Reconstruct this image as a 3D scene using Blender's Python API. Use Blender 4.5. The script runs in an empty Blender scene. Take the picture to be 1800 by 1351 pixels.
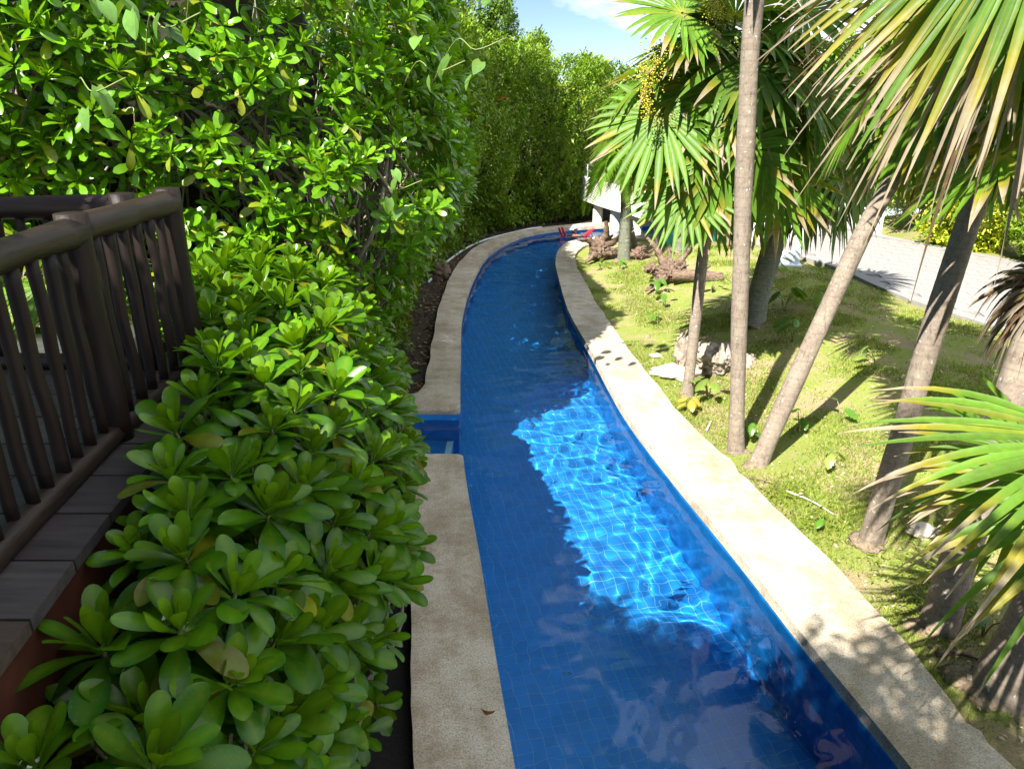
import bpy, bmesh, math, random
import numpy as np
from mathutils import Vector, Matrix
R = math.radians
rs = np.random.RandomState(7)
random.seed(7)
sc = bpy.context.scene
COL = sc.collection

# ------------------------------------------------------------------ camera
cd = bpy.data.cameras.new('camera'); cam = bpy.data.objects.new('camera', cd); COL.objects.link(cam)
cd.sensor_width = 36; cd.lens = 25.2; cd.clip_start = .05; cd.clip_end = 2000
cam.location = (0, 0, 4.0); cam.rotation_euler = (R(90-21.25), 0, 0)
sc.camera = cam
# ------------------------------------------------------------------ light
SUN_EL, SUN_AZ = R(47), R(35)          # light travels towards +Y turned 35 degrees to +X
w = bpy.data.worlds.new('World'); sc.world = w; w.use_nodes = True
nt = w.node_tree; N_, L_ = nt.nodes, nt.links
bg = N_['Background']; bg.inputs[1].default_value = .05
sky = N_.new('ShaderNodeTexSky'); sky.sky_type = 'NISHITA'; sky.sun_disc = False
sky.sun_elevation = SUN_EL; sky.sun_rotation = R(180) + SUN_AZ
sky.dust_density = 0; sky.ozone_density = 3; sky.air_density = .8
tc = N_.new('ShaderNodeTexCoord')
mp = N_.new('ShaderNodeMapping'); mp.inputs['Scale'].default_value = (1, 1, 2.4); mp.inputs['Location'].default_value = (2.3, 5.1, .4)
cn = N_.new('ShaderNodeTexNoise'); cn.inputs['Scale'].default_value = 2.1; cn.inputs['Detail'].default_value = 9; cn.inputs['Roughness'].default_value = .55
cr = N_.new('ShaderNodeValToRGB'); cr.color_ramp.elements[0].position = .69; cr.color_ramp.elements[1].position = .76
mx = N_.new('ShaderNodeMix'); mx.data_type = 'RGBA'; mx.inputs['B'].default_value = (10.0, 10.6, 11.6, 1)
L_.new(tc.outputs['Generated'], mp.inputs[0]); L_.new(mp.outputs[0], cn.inputs['Vector']); 
sxw = N_.new('ShaderNodeSeparateXYZ'); L_.new(tc.outputs['Generated'], sxw.inputs[0])
mw_ = N_.new('ShaderNodeMath'); mw_.operation = 'MULTIPLY_ADD'; mw_.inputs[1].default_value = .8; L_.new(sxw.outputs['X'], mw_.inputs[0]); L_.new(cn.outputs['Fac'], mw_.inputs[2]); mz_ = N_.new('ShaderNodeMath'); mz_.operation = 'MULTIPLY_ADD'; mz_.inputs[1].default_value = .2; L_.new(sxw.outputs['Z'], mz_.inputs[0]); L_.new(mw_.outputs[0], mz_.inputs[2]); L_.new(mz_.outputs[0], cr.inputs[0])
L_.new(cr.outputs[0], mx.inputs['Factor']); L_.new(sky.outputs[0], mx.inputs['A']); L_.new(mx.outputs['Result'], bg.inputs[0])
sl = bpy.data.lights.new('sun', 'SUN'); sl.energy = 5.0; sl.angle = R(.53); sl.color = (1, .95, .86)
so = bpy.data.objects.new('sun', sl); COL.objects.link(so); so.location = (-10, -15, 20)
so.rotation_euler = (R(90) - SUN_EL, 0, -SUN_AZ)
sl.cycles.is_caustics_light = True
vs = sc.view_settings; vs.view_transform = 'Standard'; vs.look = 'None'; vs.exposure = 1.6; vs.gamma = 1; vs.use_curve_mapping = False
cy = sc.cycles; cy.max_bounces = 10; cy.diffuse_bounces = 4; cy.glossy_bounces = 3; cy.transmission_bounces = 6; cy.transparent_max_bounces = 6
cy.sample_clamp_indirect = 5; cy.use_denoising = True; cy.caustics_reflective = False; cy.caustics_refractive = True; cy.blur_glossy = .3

# ------------------------------------------------------------------ helpers
def tag(o, label=None, cat=None, group=None, kind=None):
    if label: o['label'] = label
    if cat: o['category'] = cat
    if group: o['group'] = group
    if kind: o['kind'] = kind
    return o
def link(o, parent=None):
    COL.objects.link(o)
    if parent is not None: o.parent = parent
    return o
def empty(name, loc=(0, 0, 0), parent=None):
    o = bpy.data.objects.new(name, None); o.empty_display_size = .1; o.location = loc
    return link(o, parent)
def mesh(name, V, F, mats, smooth=True, col=None, mi=None):
    """V (n,3); F list of arrays or list of lists (quads and triangles)"""
    V = np.asarray(V, dtype=np.float32).reshape(-1, 3)
    me = bpy.data.meshes.new(name)
    if isinstance(F, np.ndarray): F = [F]
    if F and isinstance(F[0], np.ndarray):
        nl = sum(f.size for f in F); npoly = sum(len(f) for f in F)
        me.vertices.add(len(V)); me.vertices.foreach_set('co', V.ravel())
        me.loops.add(nl); me.loops.foreach_set('vertex_index', np.concatenate([f.ravel() for f in F]).astype(np.int32))
        tot = np.concatenate([np.full(len(f), f.shape[1]) for f in F]); st = np.concatenate([[0], np.cumsum(tot)[:-1]])
        me.polygons.add(npoly); me.polygons.foreach_set('loop_start', st.astype(np.int32)); me.polygons.foreach_set('loop_total', tot.astype(np.int32))
        me.update(calc_edges=True)
    else:
        me.from_pydata(V.tolist(), [], [list(f) for f in F])
    if not isinstance(mats, (list, tuple)): mats = [mats]
    for m in mats: me.materials.append(m)
    if mi is not None: me.polygons.foreach_set('material_index', np.asarray(mi, dtype=np.int32))
    me.polygons.foreach_set('use_smooth', np.full(len(me.polygons), bool(smooth)))
    if col is not None:
        c = np.ones((len(V), 4), dtype=np.float32); c[:, :3] = np.asarray(col).reshape(-1, 3)
        a = me.color_attributes.new('col', 'FLOAT_COLOR', 'POINT'); a.data.foreach_set('color', c.ravel())
    me.validate(); me.update()
    return me
def obj(name, me, parent=None, loc=(0, 0, 0)):
    o = bpy.data.objects.new(name, me); o.location = loc
    return link(o, parent)
def build(name, V, F, mats, parent=None, smooth=True, col=None, mi=None):
    return obj(name, mesh(name, V, F, mats, smooth, col, mi), parent)
class MB:
    def __init__(s): s.V = []; s.F = []; s.C = []; s.n = 0
    def add(s, V, F, c=None):
        V = np.asarray(V, float).reshape(-1, 3); s.V.append(V)
        for f in ([F] if isinstance(F, np.ndarray) else F): s.F.append(np.asarray(f) + s.n)
        if c is not None:
            c = np.asarray(c, float); s.C.append(np.broadcast_to(c, (len(V), 3)) if c.ndim == 1 else c)
        s.n += len(V)
    def out(s, name, mats, parent=None, smooth=True):
        by = {}
        for f in s.F: by.setdefault(f.shape[1], []).append(f)
        return build(name, np.concatenate(s.V), [np.concatenate(v) for v in by.values()], mats, parent, smooth, np.concatenate(s.C) if s.C else None)
BOXF = np.array([[0, 3, 2, 1], [4, 5, 6, 7], [0, 1, 5, 4], [1, 2, 6, 5], [2, 3, 7, 6], [3, 0, 4, 7]])
def boxv(c, s, rz=0.):
    x, y, z = [a/2 for a in s]
    v = np.array([[-x, -y, -z], [x, -y, -z], [x, y, -z], [-x, y, -z], [-x, -y, z], [x, -y, z], [x, y, z], [-x, y, z]])
    ca, sa = math.cos(rz), math.sin(rz)
    return v @ np.array([[ca, sa, 0], [-sa, ca, 0], [0, 0, 1]]) + np.array(c)
def bevel_box(name, c, s, mat, parent=None, rz=0, b=.01):
    bm = bmesh.new(); vs_ = [bm.verts.new(p) for p in boxv((0, 0, 0), s)]
    for f in BOXF: bm.faces.new([vs_[i] for i in f])
    bmesh.ops.bevel(bm, geom=bm.edges[:], offset=b, segments=2, affect='EDGES', profile=.6)
    me = bpy.data.meshes.new(name); bm.to_mesh(me); bm.free(); me.materials.append(mat)
    o = obj(name, me, parent, c); o.rotation_euler.z = rz; return o
def norm(v): v = np.asarray(v, float); return v/np.maximum(np.linalg.norm(v, axis=-1, keepdims=True), 1e-9)
def catmull(P, n):
    P = np.asarray(P, float); Q = np.vstack([2*P[0]-P[1], P, 2*P[-1]-P[-2]])
    out = []
    for i in range(len(P)-1):
        t = np.linspace(0, 1, n, endpoint=False)[:, None]; a, b, c, d = Q[i:i+4]
        out.append(.5*((2*b)+(-a+c)*t+(2*a-5*b+4*c-d)*t**2+(-a+3*b-3*c+d)*t**3))
    return np.vstack(out+[P[-1:]])
def tube(P, r, n=8, ripple=None, cap=True, seed=0):
    """returns V,F of a tube along points P with radii r"""
    P = np.asarray(P, float); m = len(P); r = np.broadcast_to(np.asarray(r, float), (m,))
    T = norm(np.gradient(P, axis=0)); ref = np.array([0, 0, 1.]) if abs(T[0][2]) < .9 else np.array([1., 0, 0])
    V = []; S = norm(np.cross(T[0], ref))
    for i in range(m):
        S = norm(S - T[i]*np.dot(S, T[i])); B = np.cross(T[i], S)
        a = np.arange(n)*2*math.pi/n
        rr = r[i]*(1+(ripple(i, a) if ripple else 0))
        V.append(P[i]+np.outer(np.cos(a)*rr, S)+np.outer(np.sin(a)*rr, B))
    i = np.arange(m-1)[:, None]*n; j = np.arange(n)[None]; k = (j+1) % n
    F = np.stack([i+j, i+k, i+n+k, i+n+j], -1).reshape(-1, 4)
    V = np.vstack(V); Fs = [F]
    if cap:
        V = np.vstack([V, P[:1], P[-1:]]); c0 = len(V)-2; jj = np.arange(n); kk = (jj+1) % n; o = (m-1)*n
        Fs += [np.stack([np.full(n, c0), kk, jj], -1), np.stack([np.full(n, c0+1), o+jj, o+kk], -1)]
    return V, Fs
_perm = np.random.RandomState(3).rand(64, 64, 64)
def noise3(p):
    p = np.asarray(p, float); i = np.floor(p).astype(int); f = p-i; f = f*f*(3-2*f); i &= 63; j = (i+1) & 63
    g = lambda a, b, c: _perm[a, b, c]
    x0, y0, z0 = i.T; x1, y1, z1 = j.T; u, v, w_ = f.T
    a = g(x0, y0, z0)*(1-u)+g(x1, y0, z0)*u; b = g(x0, y1, z0)*(1-u)+g(x1, y1, z0)*u
    c = g(x0, y0, z1)*(1-u)+g(x1, y0, z1)*u; d = g(x0, y1, z1)*(1-u)+g(x1, y1, z1)*u
    return ((a*(1-v)+b*v)*(1-w_)+(c*(1-v)+d*v)*w_)*2-1
def fbm(p, o=4):
    p = np.asarray(p, float); s = 0; a = 1.; t = 0
    for k in range(o): s = s+a*noise3(p*2**k+17*k); t += a; a *= .5
    return s/t
def sstep(x): x = np.clip(x, 0, 1); return x*x*(3-2*x)

# ------------------------------------------------------------------ materials
def nodes(name):
    m = bpy.data.materials.new(name); m.use_nodes = True
    t = m.node_tree; return m, t, t.nodes, t.links, t.nodes['Principled BSDF']
def noise_node(n, l, scale, detail=6, rough=.6, coord='Object', vec=None):
    x = n.new('ShaderNodeTexNoise'); x.inputs['Scale'].default_value = scale; x.inputs['Detail'].default_value = detail; x.inputs['Roughness'].default_value = rough
    if vec is None:
        c = n.new('ShaderNodeTexCoord'); l.new(c.outputs[coord], x.inputs['Vector'])
    else: l.new(vec, x.inputs['Vector'])
    return x.outputs['Fac']
def ramp(n, l, fac, stops):
    r = n.new('ShaderNodeValToRGB'); e = r.color_ramp.elements
    while len(e) < len(stops): e.new(.5)
    for k, (p, c) in enumerate(stops): e[k].position = p; e[k].color = (*c, 1)
    l.new(fac, r.inputs[0]); return r.outputs[0]
def bump(n, l, h, b, strength=.5, dist=.01):
    x = n.new('ShaderNodeBump'); x.inputs['Strength'].default_value = strength; x.inputs['Distance'].default_value = dist
    l.new(h, x.inputs['Height']); l.new(x.outputs[0], b.inputs['Normal'])
def mixc(n, l, f, a, b, mode='MIX'):
    x = n.new('ShaderNodeMix'); x.data_type = 'RGBA'; x.blend_type = mode
    for s, v in (('Factor', f), ('A', a), ('B', b)):
        if hasattr(v, 'is_linked') or hasattr(v, 'links'): l.new(v, x.inputs[s])
        elif s == 'Factor': x.inputs[s].default_value = v
        else: x.inputs[s].default_value = (*v, 1)
    return x.outputs['Result']
def simple(name, c, rough=.6, scale=12, var=.25, bmp=.3, dist=.005, metal=0, spec=.5, stretch=None):
    m, t, n, l, b = nodes(name)
    tcn = n.new('ShaderNodeTexCoord'); mp_ = n.new('ShaderNodeMapping'); l.new(tcn.outputs['Object'], mp_.inputs[0])
    if stretch: mp_.inputs['Scale'].default_value = stretch
    f = noise_node(n, l, scale, vec=mp_.outputs[0])
    lo = tuple(x*(1-var) for x in c); hi = tuple(min(1, x*(1+var)) for x in c)
    l.new(ramp(n, l, f, [(.3, lo), (.7, hi)]), b.inputs['Base Color'])
    b.inputs['Roughness'].default_value = rough; b.inputs['Metallic'].default_value = metal; b.inputs['Specular IOR Level'].default_value = spec
    if bmp: bump(n, l, f, b, bmp, dist)
    return m
def leafmat(name, rough=.38, trans=.35, spec=.5, tcol=(1.25, 1.15, .35), vein=0):
    m, t, n, l, b = nodes(name)
    a = n.new('ShaderNodeAttribute'); a.attribute_name = 'col'
    oi = n.new('ShaderNodeObjectInfo')
    hs = n.new('ShaderNodeHueSaturation')
    mr = n.new('ShaderNodeMapRange'); mr.inputs['To Min'].default_value = .82; mr.inputs['To Max'].default_value = 1.18
    l.new(oi.outputs['Random'], mr.inputs['Value']); l.new(mr.outputs[0], hs.inputs['Value']); l.new(a.outputs['Color'], hs.inputs['Color'])
    f = noise_node(n, l, 22, 3)
    c = mixc(n, l, 1., hs.outputs[0], ramp(n, l, f, [(.3, (.82, .82, .8)), (.7, (1.1, 1.08, 1.0))]), 'MULTIPLY')
    sp = noise_node(n, l, 95, 2, .5); g2 = noise_node(n, l, 7, 3, .6)
    c = mixc(n, l, ramp(n, l, sp, [(.66, (0, 0, 0)), (.72, (.55, .55, .55))]), c, (.3, .2, .03))
    c = mixc(n, l, ramp(n, l, g2, [(.56, (0, 0, 0)), (.78, (.6, .6, .6))]), c, (.19, .25, .02))
    l.new(c, b.inputs['Base Color']); b.inputs['Roughness'].default_value = rough; b.inputs['Specular IOR Level'].default_value = spec
    bump(n, l, f, b, .25, .004)
    tr = n.new('ShaderNodeBsdfTranslucent'); l.new(mixc(n, l, 1., c, tcol, 'MULTIPLY'), tr.inputs['Color'])
    ms = n.new('ShaderNodeMixShader'); ms.inputs[0].default_value = trans
    l.new(b.outputs[0], ms.inputs[1]); l.new(tr.outputs[0], ms.inputs[2]); l.new(ms.outputs[0], n['Material Output'].inputs['Surface'])
    return m
M_leaf = leafmat('waxy_leaf', .28, .36, .42, tcol=(1.3, 1.15, .25))
M_far = leafmat('small_leaf', .45, .35)
M_palm = leafmat('palm_leaf', .45, .42, .3, tcol=(1.2, 1.15, .4))
M_dead = leafmat('dry_leaf', .7, .2, .2, tcol=(1.1, .9, .6))
M_bark = simple('grey_bark', (.22, .18, .14), .85, 30, .35, .8, .006)
M_stem = simple('green_stem', (.16, .2, .05), .6, 20, .2, .2)
M_darkwood = simple('stained_log', (.012, .006, .004), .55, 26, .6, .9, .006, stretch=(1, 1, .07), spec=.3)
M_darkwood_y = simple('stained_handrail', (.022, .012, .008), .5, 26, .6, .9, .006, stretch=(1, .09, 1), spec=.35)
M_darkwood_x = simple('stained_handrail_cross', (.022, .012, .008), .5, 26, .6, .9, .006, stretch=(.09, 1, 1), spec=.35)
M_plank = simple('weathered_plank', (.045, .036, .032), .62, 7, .35, .6, .004, stretch=(1, 9, 1))
M_planks = [simple('weathered_plank_%s' % q, c, .62, 20, .4, .8, .004, stretch=(.12, 1, 1)) for q, c in (('grey', (.05, .043, .04)), ('brown', (.055, .038, .028)), ('dark', (.035, .028, .027)))]
M_fascia = simple('redbrown_fascia', (.06, .014, .007), .6, 8, .35, .3)
M_white = simple('white_plaster', (.70, .685, .65), .8, 3, .14, .3, .006, stretch=(2, 2, .5))
M_plastic = simple('white_plastic', (.72, .76, .8), .4, 5, .04, .05)
M_steel = simple('brushed_steel', (.55, .57, .6), .35, 20, .1, .05, metal=.9)
M_paver = simple('grey_paver', (.25, .238, .225), .85, 14, .2, .4, .004)
M_joint = simple('paver_joint', (.20, .19, .175), .9, 30, .2, .4)
M_rock = simple('limestone', (.30, .25, .20), .9, 7, .55, 1., .03)
M_pale = simple('pale_stone', (.5, .44, .36), .9, 9, .25, .8, .02)
M_drift = simple('driftwood', (.15, .10, .07), .85, 14, .7, 1., .02, stretch=(1, 1, 3))
M_soil = None
def soil():
    m, t, n, l, b = nodes('garden_soil')
    f = noise_node(n, l, 45, 6, .8); g = noise_node(n, l, 1.1, 4, .6)
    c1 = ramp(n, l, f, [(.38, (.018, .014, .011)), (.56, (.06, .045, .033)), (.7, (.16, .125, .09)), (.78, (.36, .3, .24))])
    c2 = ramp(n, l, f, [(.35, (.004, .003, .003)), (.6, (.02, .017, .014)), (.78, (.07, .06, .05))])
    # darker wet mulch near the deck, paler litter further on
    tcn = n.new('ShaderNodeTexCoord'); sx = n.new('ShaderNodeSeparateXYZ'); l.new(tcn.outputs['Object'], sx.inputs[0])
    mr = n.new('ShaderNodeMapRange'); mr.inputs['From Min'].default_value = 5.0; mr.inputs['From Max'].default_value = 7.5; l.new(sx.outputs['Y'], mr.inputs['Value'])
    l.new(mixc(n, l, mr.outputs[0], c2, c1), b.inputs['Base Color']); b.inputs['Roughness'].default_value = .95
    bump(n, l, f, b, .9, .02); return m
M_soil = soil()
def lawnmat():
    m, t, n, l, b = nodes('lawn_turf')
    f = noise_node(n, l, 60, 5, .8); g = noise_node(n, l, 1.6, 5, .65); h = noise_node(n, l, .5, 3)
    gr = ramp(n, l, f, [(.3, (.12, .15, .03)), (.55, (.23, .27, .06)), (.75, (.40, .40, .14))])
    so_ = ramp(n, l, f, [(.3, (.2, .15, .09)), (.6, (.38, .29, .18)), (.75, (.55, .46, .33))])
    l.new(mixc(n, l, ramp(n, l, g, [(.46, (0, 0, 0)), (.62, (.85, .85, .85))]), gr, so_), b.inputs['Base Color'])
    b.inputs['Roughness'].default_value = .95; b.inputs['Specular IOR Level'].default_value = .15
    bump(n, l, f, b, .8, .02); return m
M_lawn = lawnmat()
def copingmat():
    m, t, n, l, b = nodes('pebble_concrete')
    f = noise_node(n, l, 75, 6, .85); g = noise_node(n, l, 2.2, 6, .7); h = noise_node(n, l, 9, 5, .7)
    base = ramp(n, l, f, [(.36, (.13, .1, .07)), (.45, (.47, .40, .31)), (.58, (.69, .625, .53)), (.75, (.82, .78, .70))])
    st = ramp(n, l, g, [(.42, (1, 1, 1)), (.56, (.66, .60, .50)), (.7, (.45, .39, .30))])
    st2 = ramp(n, l, h, [(.45, (1, 1, 1)), (.68, (.76, .7, .6))])
    c = mixc(n, l, .7, base, st, 'MULTIPLY'); c = mixc(n, l, .75, c, st2, 'MULTIPLY')
    l.new(c, b.inputs['Base Color']); b.inputs['Roughness'].default_value = .9; bump(n, l, f, b, .7, .006); return m
M_coping = copingmat()
def tilemat():
    m, t, n, l, b = nodes('blue_pool_tile')
    oi = n.new('ShaderNodeAttribute'); oi.attribute_name = 'col'
    f = noise_node(n, l, 6, 3)
    c = mixc(n, l, 1., oi.outputs['Color'], ramp(n, l, f, [(.3, (.85, .87, .9)), (.7, (1.1, 1.08, 1.05))]), 'MULTIPLY')
    l.new(c, b.inputs['Base Color']); b.inputs['Roughness'].default_value = .25; return m
M_tile = tilemat()
M_grout = simple('tile_grout', (.2, .5, .82), .8, 8, .1, 0)
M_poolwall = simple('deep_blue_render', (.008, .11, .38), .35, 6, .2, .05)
M_step = simple('mid_blue_step', (.02, .22, .6), .35, 6, .2, .05)
M_stripe = simple('pale_blue_step_edge', (.4, .68, .8), .4, 20, .1, .1)
def watermat():
    m, t, n, l, b = nodes('pool_water')
    b.inputs['Base Color'].default_value = (.74, .93, 1, 1); b.inputs['Transmission Weight'].default_value = 1
    b.inputs['Roughness'].default_value = 0; b.inputs['IOR'].default_value = 1.333
    return m
M_water = watermat()
M_red = simple('red_foam', (.65, .02, .03), .6, 30, .1, .2)
M_skin = simple('tanned_skin', (.28, .13, .08), .55, 15, .15, .15)
M_cap = simple('pale_blue_cap', (.6, .72, .85), .7, 15, .05, .1)
M_net = simple('teal_mesh_screen', (.02, .24, .2), .6, 30, .3, .2)
M_fruit = simple('yellow_green_fruit', (.5, .42, .04), .5, 30, .3, .1)
M_petal = simple('petal_white', (.8, .8, .78), .6, 30, .05, .05)
M_orange = simple('petal_orange', (.8, .08, .02), .6, 30, .1, .05)
M_core = simple('inner_shade_and_eye_brown', (.03, .022, .015), .95, 8, .4, .5)  # dark brown painted as shade inside the hedges; also the swimmer's eyes

# ------------------------------------------------------------------ pool outline
Lp = catmull([(.8, -2), (.6, -.5), (.25, 1.5), (.02, 3.18), (-.12, 4.15), (-.29, 5.4), (-.52, 7.0), (-.68, 8.7), (-.83, 11), (-.95, 13.5), (-.88, 16.6), (-.55, 19.8), (.35, 22.3), (1.57, 23.5), (3.2, 24.2), (6, 24.9), (9, 25)], 12)
Rp = catmull([(3.3, -2), (3.1, -.5), (2.68, 1.5), (2.41, 3.18), (2.23, 4.15), (2.02, 5.4), (1.72, 7.0), (1.46, 8.7), (1.29, 11), (1.10, 13.5), (1.08, 16.3), (1.12, 18.3), (1.36, 20.2), (1.86, 21.37), (3.2, 22.1), (6, 22.6), (9, 22.7)], 12)
Lo = catmull([(.2, -2), (.0, -.5), (-.36, 1.5), (-.59, 3.18), (-.73, 4.15), (-.93, 5.6), (-1.14, 7.2), (-1.22, 8.9), (-1.33, 11.2), (-1.45, 14.2), (-1.4, 17.3), (-1.0, 20.4), (.0, 22.75), (1.31, 24), (3.12, 24.9), (6, 25.6), (9, 25.7)], 12)
Ro = catmull([(4, -2), (3.75, -.5), (3.3, 1.5), (3.03, 3.18), (2.93, 4.1), (2.8, 5.2), (2.5, 6.8), (2.17, 8.7), (1.92, 11), (1.75, 13.4), (1.65, 15.7), (1.62, 18), (1.8, 19.7), (2.3, 20.8), (3.3, 21.5), (6, 21.9), (9, 22)], 12)
POLY = np.vstack([Lp, Rp[::-1]])
def inside(p, poly):
    x, y = p[:, 0], p[:, 1]; c = np.zeros(len(p), bool)
    a = poly; b = np.roll(poly, -1, 0)
    for (x1, y1), (x2, y2) in zip(a, b):
        if y1 == y2: continue
        c ^= ((y1 > y) != (y2 > y)) & (x < (x2-x1)*(y-y1)/(y2-y1)+x1)
    return c
def dist_to(p, line):
    d = np.full(len(p), 1e9)
    for a, b in zip(line[:-1], line[1:]):
        ab = b-a; t = np.clip(((p-a)@ab)/(ab@ab), 0, 1); d = np.minimum(d, np.hypot(*(p-a-t[:, None]*ab).T))
    return d
def ground_h(x, y, full=False):
    p = np.stack([np.atleast_1d(x).ravel(), np.atleast_1d(y).ravel()], -1).astype(float)
    dl, dr = dist_to(p, Lp), dist_to(p, Rp); ins = inside(p, POLY); right = (dr < dl)
    nz = fbm(np.stack([p[:, 0]*.8, p[:, 1]*.8, 0*p[:, 0]], -1), 3)
    hr = .21+.5*sstep((dr-.6)/3.6)+nz*.07*sstep((dr-.6)/.8)
    hl = .13+nz*.04
    h = np.where(right, hr, hl)
    if not full: return h
    low = ins | (np.minimum(dl, dr) < .3) | ((p[:, 0] > -2.35) & (p[:, 0] < -.4) & (p[:, 1] > 7.2) & (p[:, 1] < 8.95))
    return h, low, right
def gh(x, y): return float(ground_h(x, y)[0])

# ------------------------------------------------------------------ ground, lawn
gx = np.concatenate([np.arange(-9, 14.01, .15)]); gy = np.arange(-4, 30.01, .15)
X, Y = np.meshgrid(gx, gy); h, low, right = ground_h(X.ravel(), Y.ravel(), True)
Z = np.where(low, -1.5, h); V = np.stack([X.ravel(), Y.ravel(), Z], -1)
idx = np.arange(len(V)).reshape(X.shape); Fq = np.stack([idx[:-1, :-1], idx[:-1, 1:], idx[1:, 1:], idx[1:, :-1]], -1).reshape(-1, 4)
fc = V[Fq].mean(1); isr = right[Fq].all(1) & (fc[:, 0] > 0)
def sub(name, mask, mat, extra=None):
    f = Fq[mask]; u, inv = np.unique(f, return_inverse=True); v = V[u]; f = inv.reshape(-1, 4)
    if extra is not None:
        f = np.vstack([f, extra[1]+len(v)]); v = np.vstack([v, extra[0]])
    return tag(build(name, v, f, mat), kind='structure')
far = 600.; x0, x1, y0, y1 = gx[0], gx[-1], gy[0], gy[-1]
ev = np.array([(-far, -far), (far, -far), (far, y0), (-far, y0), (-far, y1), (far, y1), (far, far), (-far, far), (x0, y0), (x0, y1), (x1, y0), (x1, y1)], float)
ev = np.hstack([ev, np.full((12, 1), .1)]); ev[10:, 2] = .7
ef = np.array([[0, 1, 2, 3], [4, 5, 6, 7], [3, 8, 9, 4], [10, 2, 5, 11]])
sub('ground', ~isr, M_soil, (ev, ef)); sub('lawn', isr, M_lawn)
# ------------------------------------------------------------------ pool shell
FLOOR = -1.1
n = len(Lp)
fv = np.vstack([np.hstack([Lp, np.full((n, 1), FLOOR)]), np.hstack([Rp, np.full((n, 1), FLOOR)])]); i = np.arange(n-1)
pool_floor = tag(build('pool_floor', fv, np.stack([i, i+n, i+n+1, i+1], -1), M_grout, smooth=False), kind='structure')
recv = [pool_floor]
def off(line, d):
    T = norm(np.gradient(line, axis=0)); return line+np.stack([T[:, 1], -T[:, 0]], -1)*d
def wall(name, line, z0=FLOOR-.02, z1=.2, mat=M_poolwall):
    m_ = len(line); v = np.vstack([np.hstack([line, np.full((m_, 1), z0)]), np.hstack([line, np.full((m_, 1), z1)])]); i = np.arange(m_-1)
    o = tag(build(name, v, np.stack([i, i+1, i+1+m_, i+m_], -1), mat), kind='structure'); recv.append(o); return o
Rw = off(Rp, .03); Lw = off(Lp, -.03)
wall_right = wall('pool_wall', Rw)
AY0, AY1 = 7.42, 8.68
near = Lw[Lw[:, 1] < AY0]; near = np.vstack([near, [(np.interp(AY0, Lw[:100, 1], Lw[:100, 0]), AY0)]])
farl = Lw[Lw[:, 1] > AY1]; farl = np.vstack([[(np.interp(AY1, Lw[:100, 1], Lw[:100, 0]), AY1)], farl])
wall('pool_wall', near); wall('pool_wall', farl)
xa, xb = near[-1][0], farl[0][0]
wall('pool_wall', np.array([(xa, AY0), (-2.3, AY0), (-2.3, AY1), (xb, AY1)]), mat=M_step)
for k, (a, b, z) in enumerate([(-2.3, -1.62, -.1), (-1.62, -1.2, -.32), (-1.2, -.78, -.56)]):
    zz = FLOOR
    o = tag(build('pool_step', boxv(((a+b)/2, (AY0+AY1)/2, (z+zz)/2), (b-a-.002, AY1-AY0-.004, z-zz)), BOXF, M_step, smooth=False), kind='structure'); recv.append(o)
    s_ = build('step_edge', boxv((b-.045, (AY0+AY1)/2, z+.004), (.085, AY1-AY0-.02, .012)), BOXF, M_stripe, o, smooth=False); recv.append(s_)
# tiles: square blue tiles on the floor and both walls
def tile_mesh(sx, sy, t, c):
    v = boxv((0, 0, t/2), (sx, sy, t)); v[4:, :2] *= .995
    return mesh('tile', v, BOXF[1:], M_tile, False, np.broadcast_to(np.array(c), (8, 3)))
TB = (.014, .25, .70)
tms = [tile_mesh(.1015, .1015, .001, np.array(TB)*k) for k in (.94, .98, 1.02, 1.06)]
ang = R(12); ca, sa = math.cos(ang), math.sin(ang)
gi, gj = np.meshgrid(np.arange(-60, 60), np.arange(-10, 220)); p0 = np.stack([gi.ravel(), gj.ravel()], -1)*.107
P = p0@np.array([[ca, sa], [-sa, ca]])
dl = np.minimum(dist_to(P, Lp), dist_to(P, Rp)); ok = (inside(P, POLY) | (dl < .08)) & (P[:, 1] > .8) & (P[:, 1] < 25.5)
P = P[ok]; P = P[np.argsort(np.abs(P[:, 1]-4.6))]
for q in P[:300]:
    o = obj('tile', tms[rs.randint(4)], pool_floor, (q[0], q[1], FLOOR+.002)); o.rotation_euler.z = ang; recv.append(o)
mb = MB()
for q in P[300:]:
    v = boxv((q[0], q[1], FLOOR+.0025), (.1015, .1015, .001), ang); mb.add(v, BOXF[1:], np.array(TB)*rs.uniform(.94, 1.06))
o = mb.out('tiling', M_tile, pool_floor, False); o['kind'] = 'stuff'; recv.append(o)
def wall_tiles(line, parent, side, ymin, ymax, nobj=0):
    seg = np.concatenate([[0], np.cumsum(np.hypot(*np.diff(line, axis=0).T))]); mb = MB(); cand = []
    for s in np.arange(.05, seg[-1], .107):
        x, y = np.interp(s, seg, line[:, 0]), np.interp(s, seg, line[:, 1])
        if not ymin < y < ymax: continue
        x2, y2 = np.interp(s+.05, seg, line[:, 0]), np.interp(s+.05, seg, line[:, 1])
        a = math.atan2(y2-y, x2-x)
        for k in range(12): cand.append((x, y, a, .135-.107*k))
    for (x, y, a, z) in cand:
        v = boxv((0, side*.002, z), (.1045, .004, .1045)); c, s_ = math.cos(a), math.sin(a)
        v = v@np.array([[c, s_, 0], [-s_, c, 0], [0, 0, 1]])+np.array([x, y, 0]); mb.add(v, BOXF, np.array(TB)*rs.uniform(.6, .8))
    o = mb.out('tiling', M_tile, parent, False); o['kind'] = 'stuff'; recv.append(o)
wall_tiles(Rw, wall_right, 1, 1.5, 14)
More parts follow.
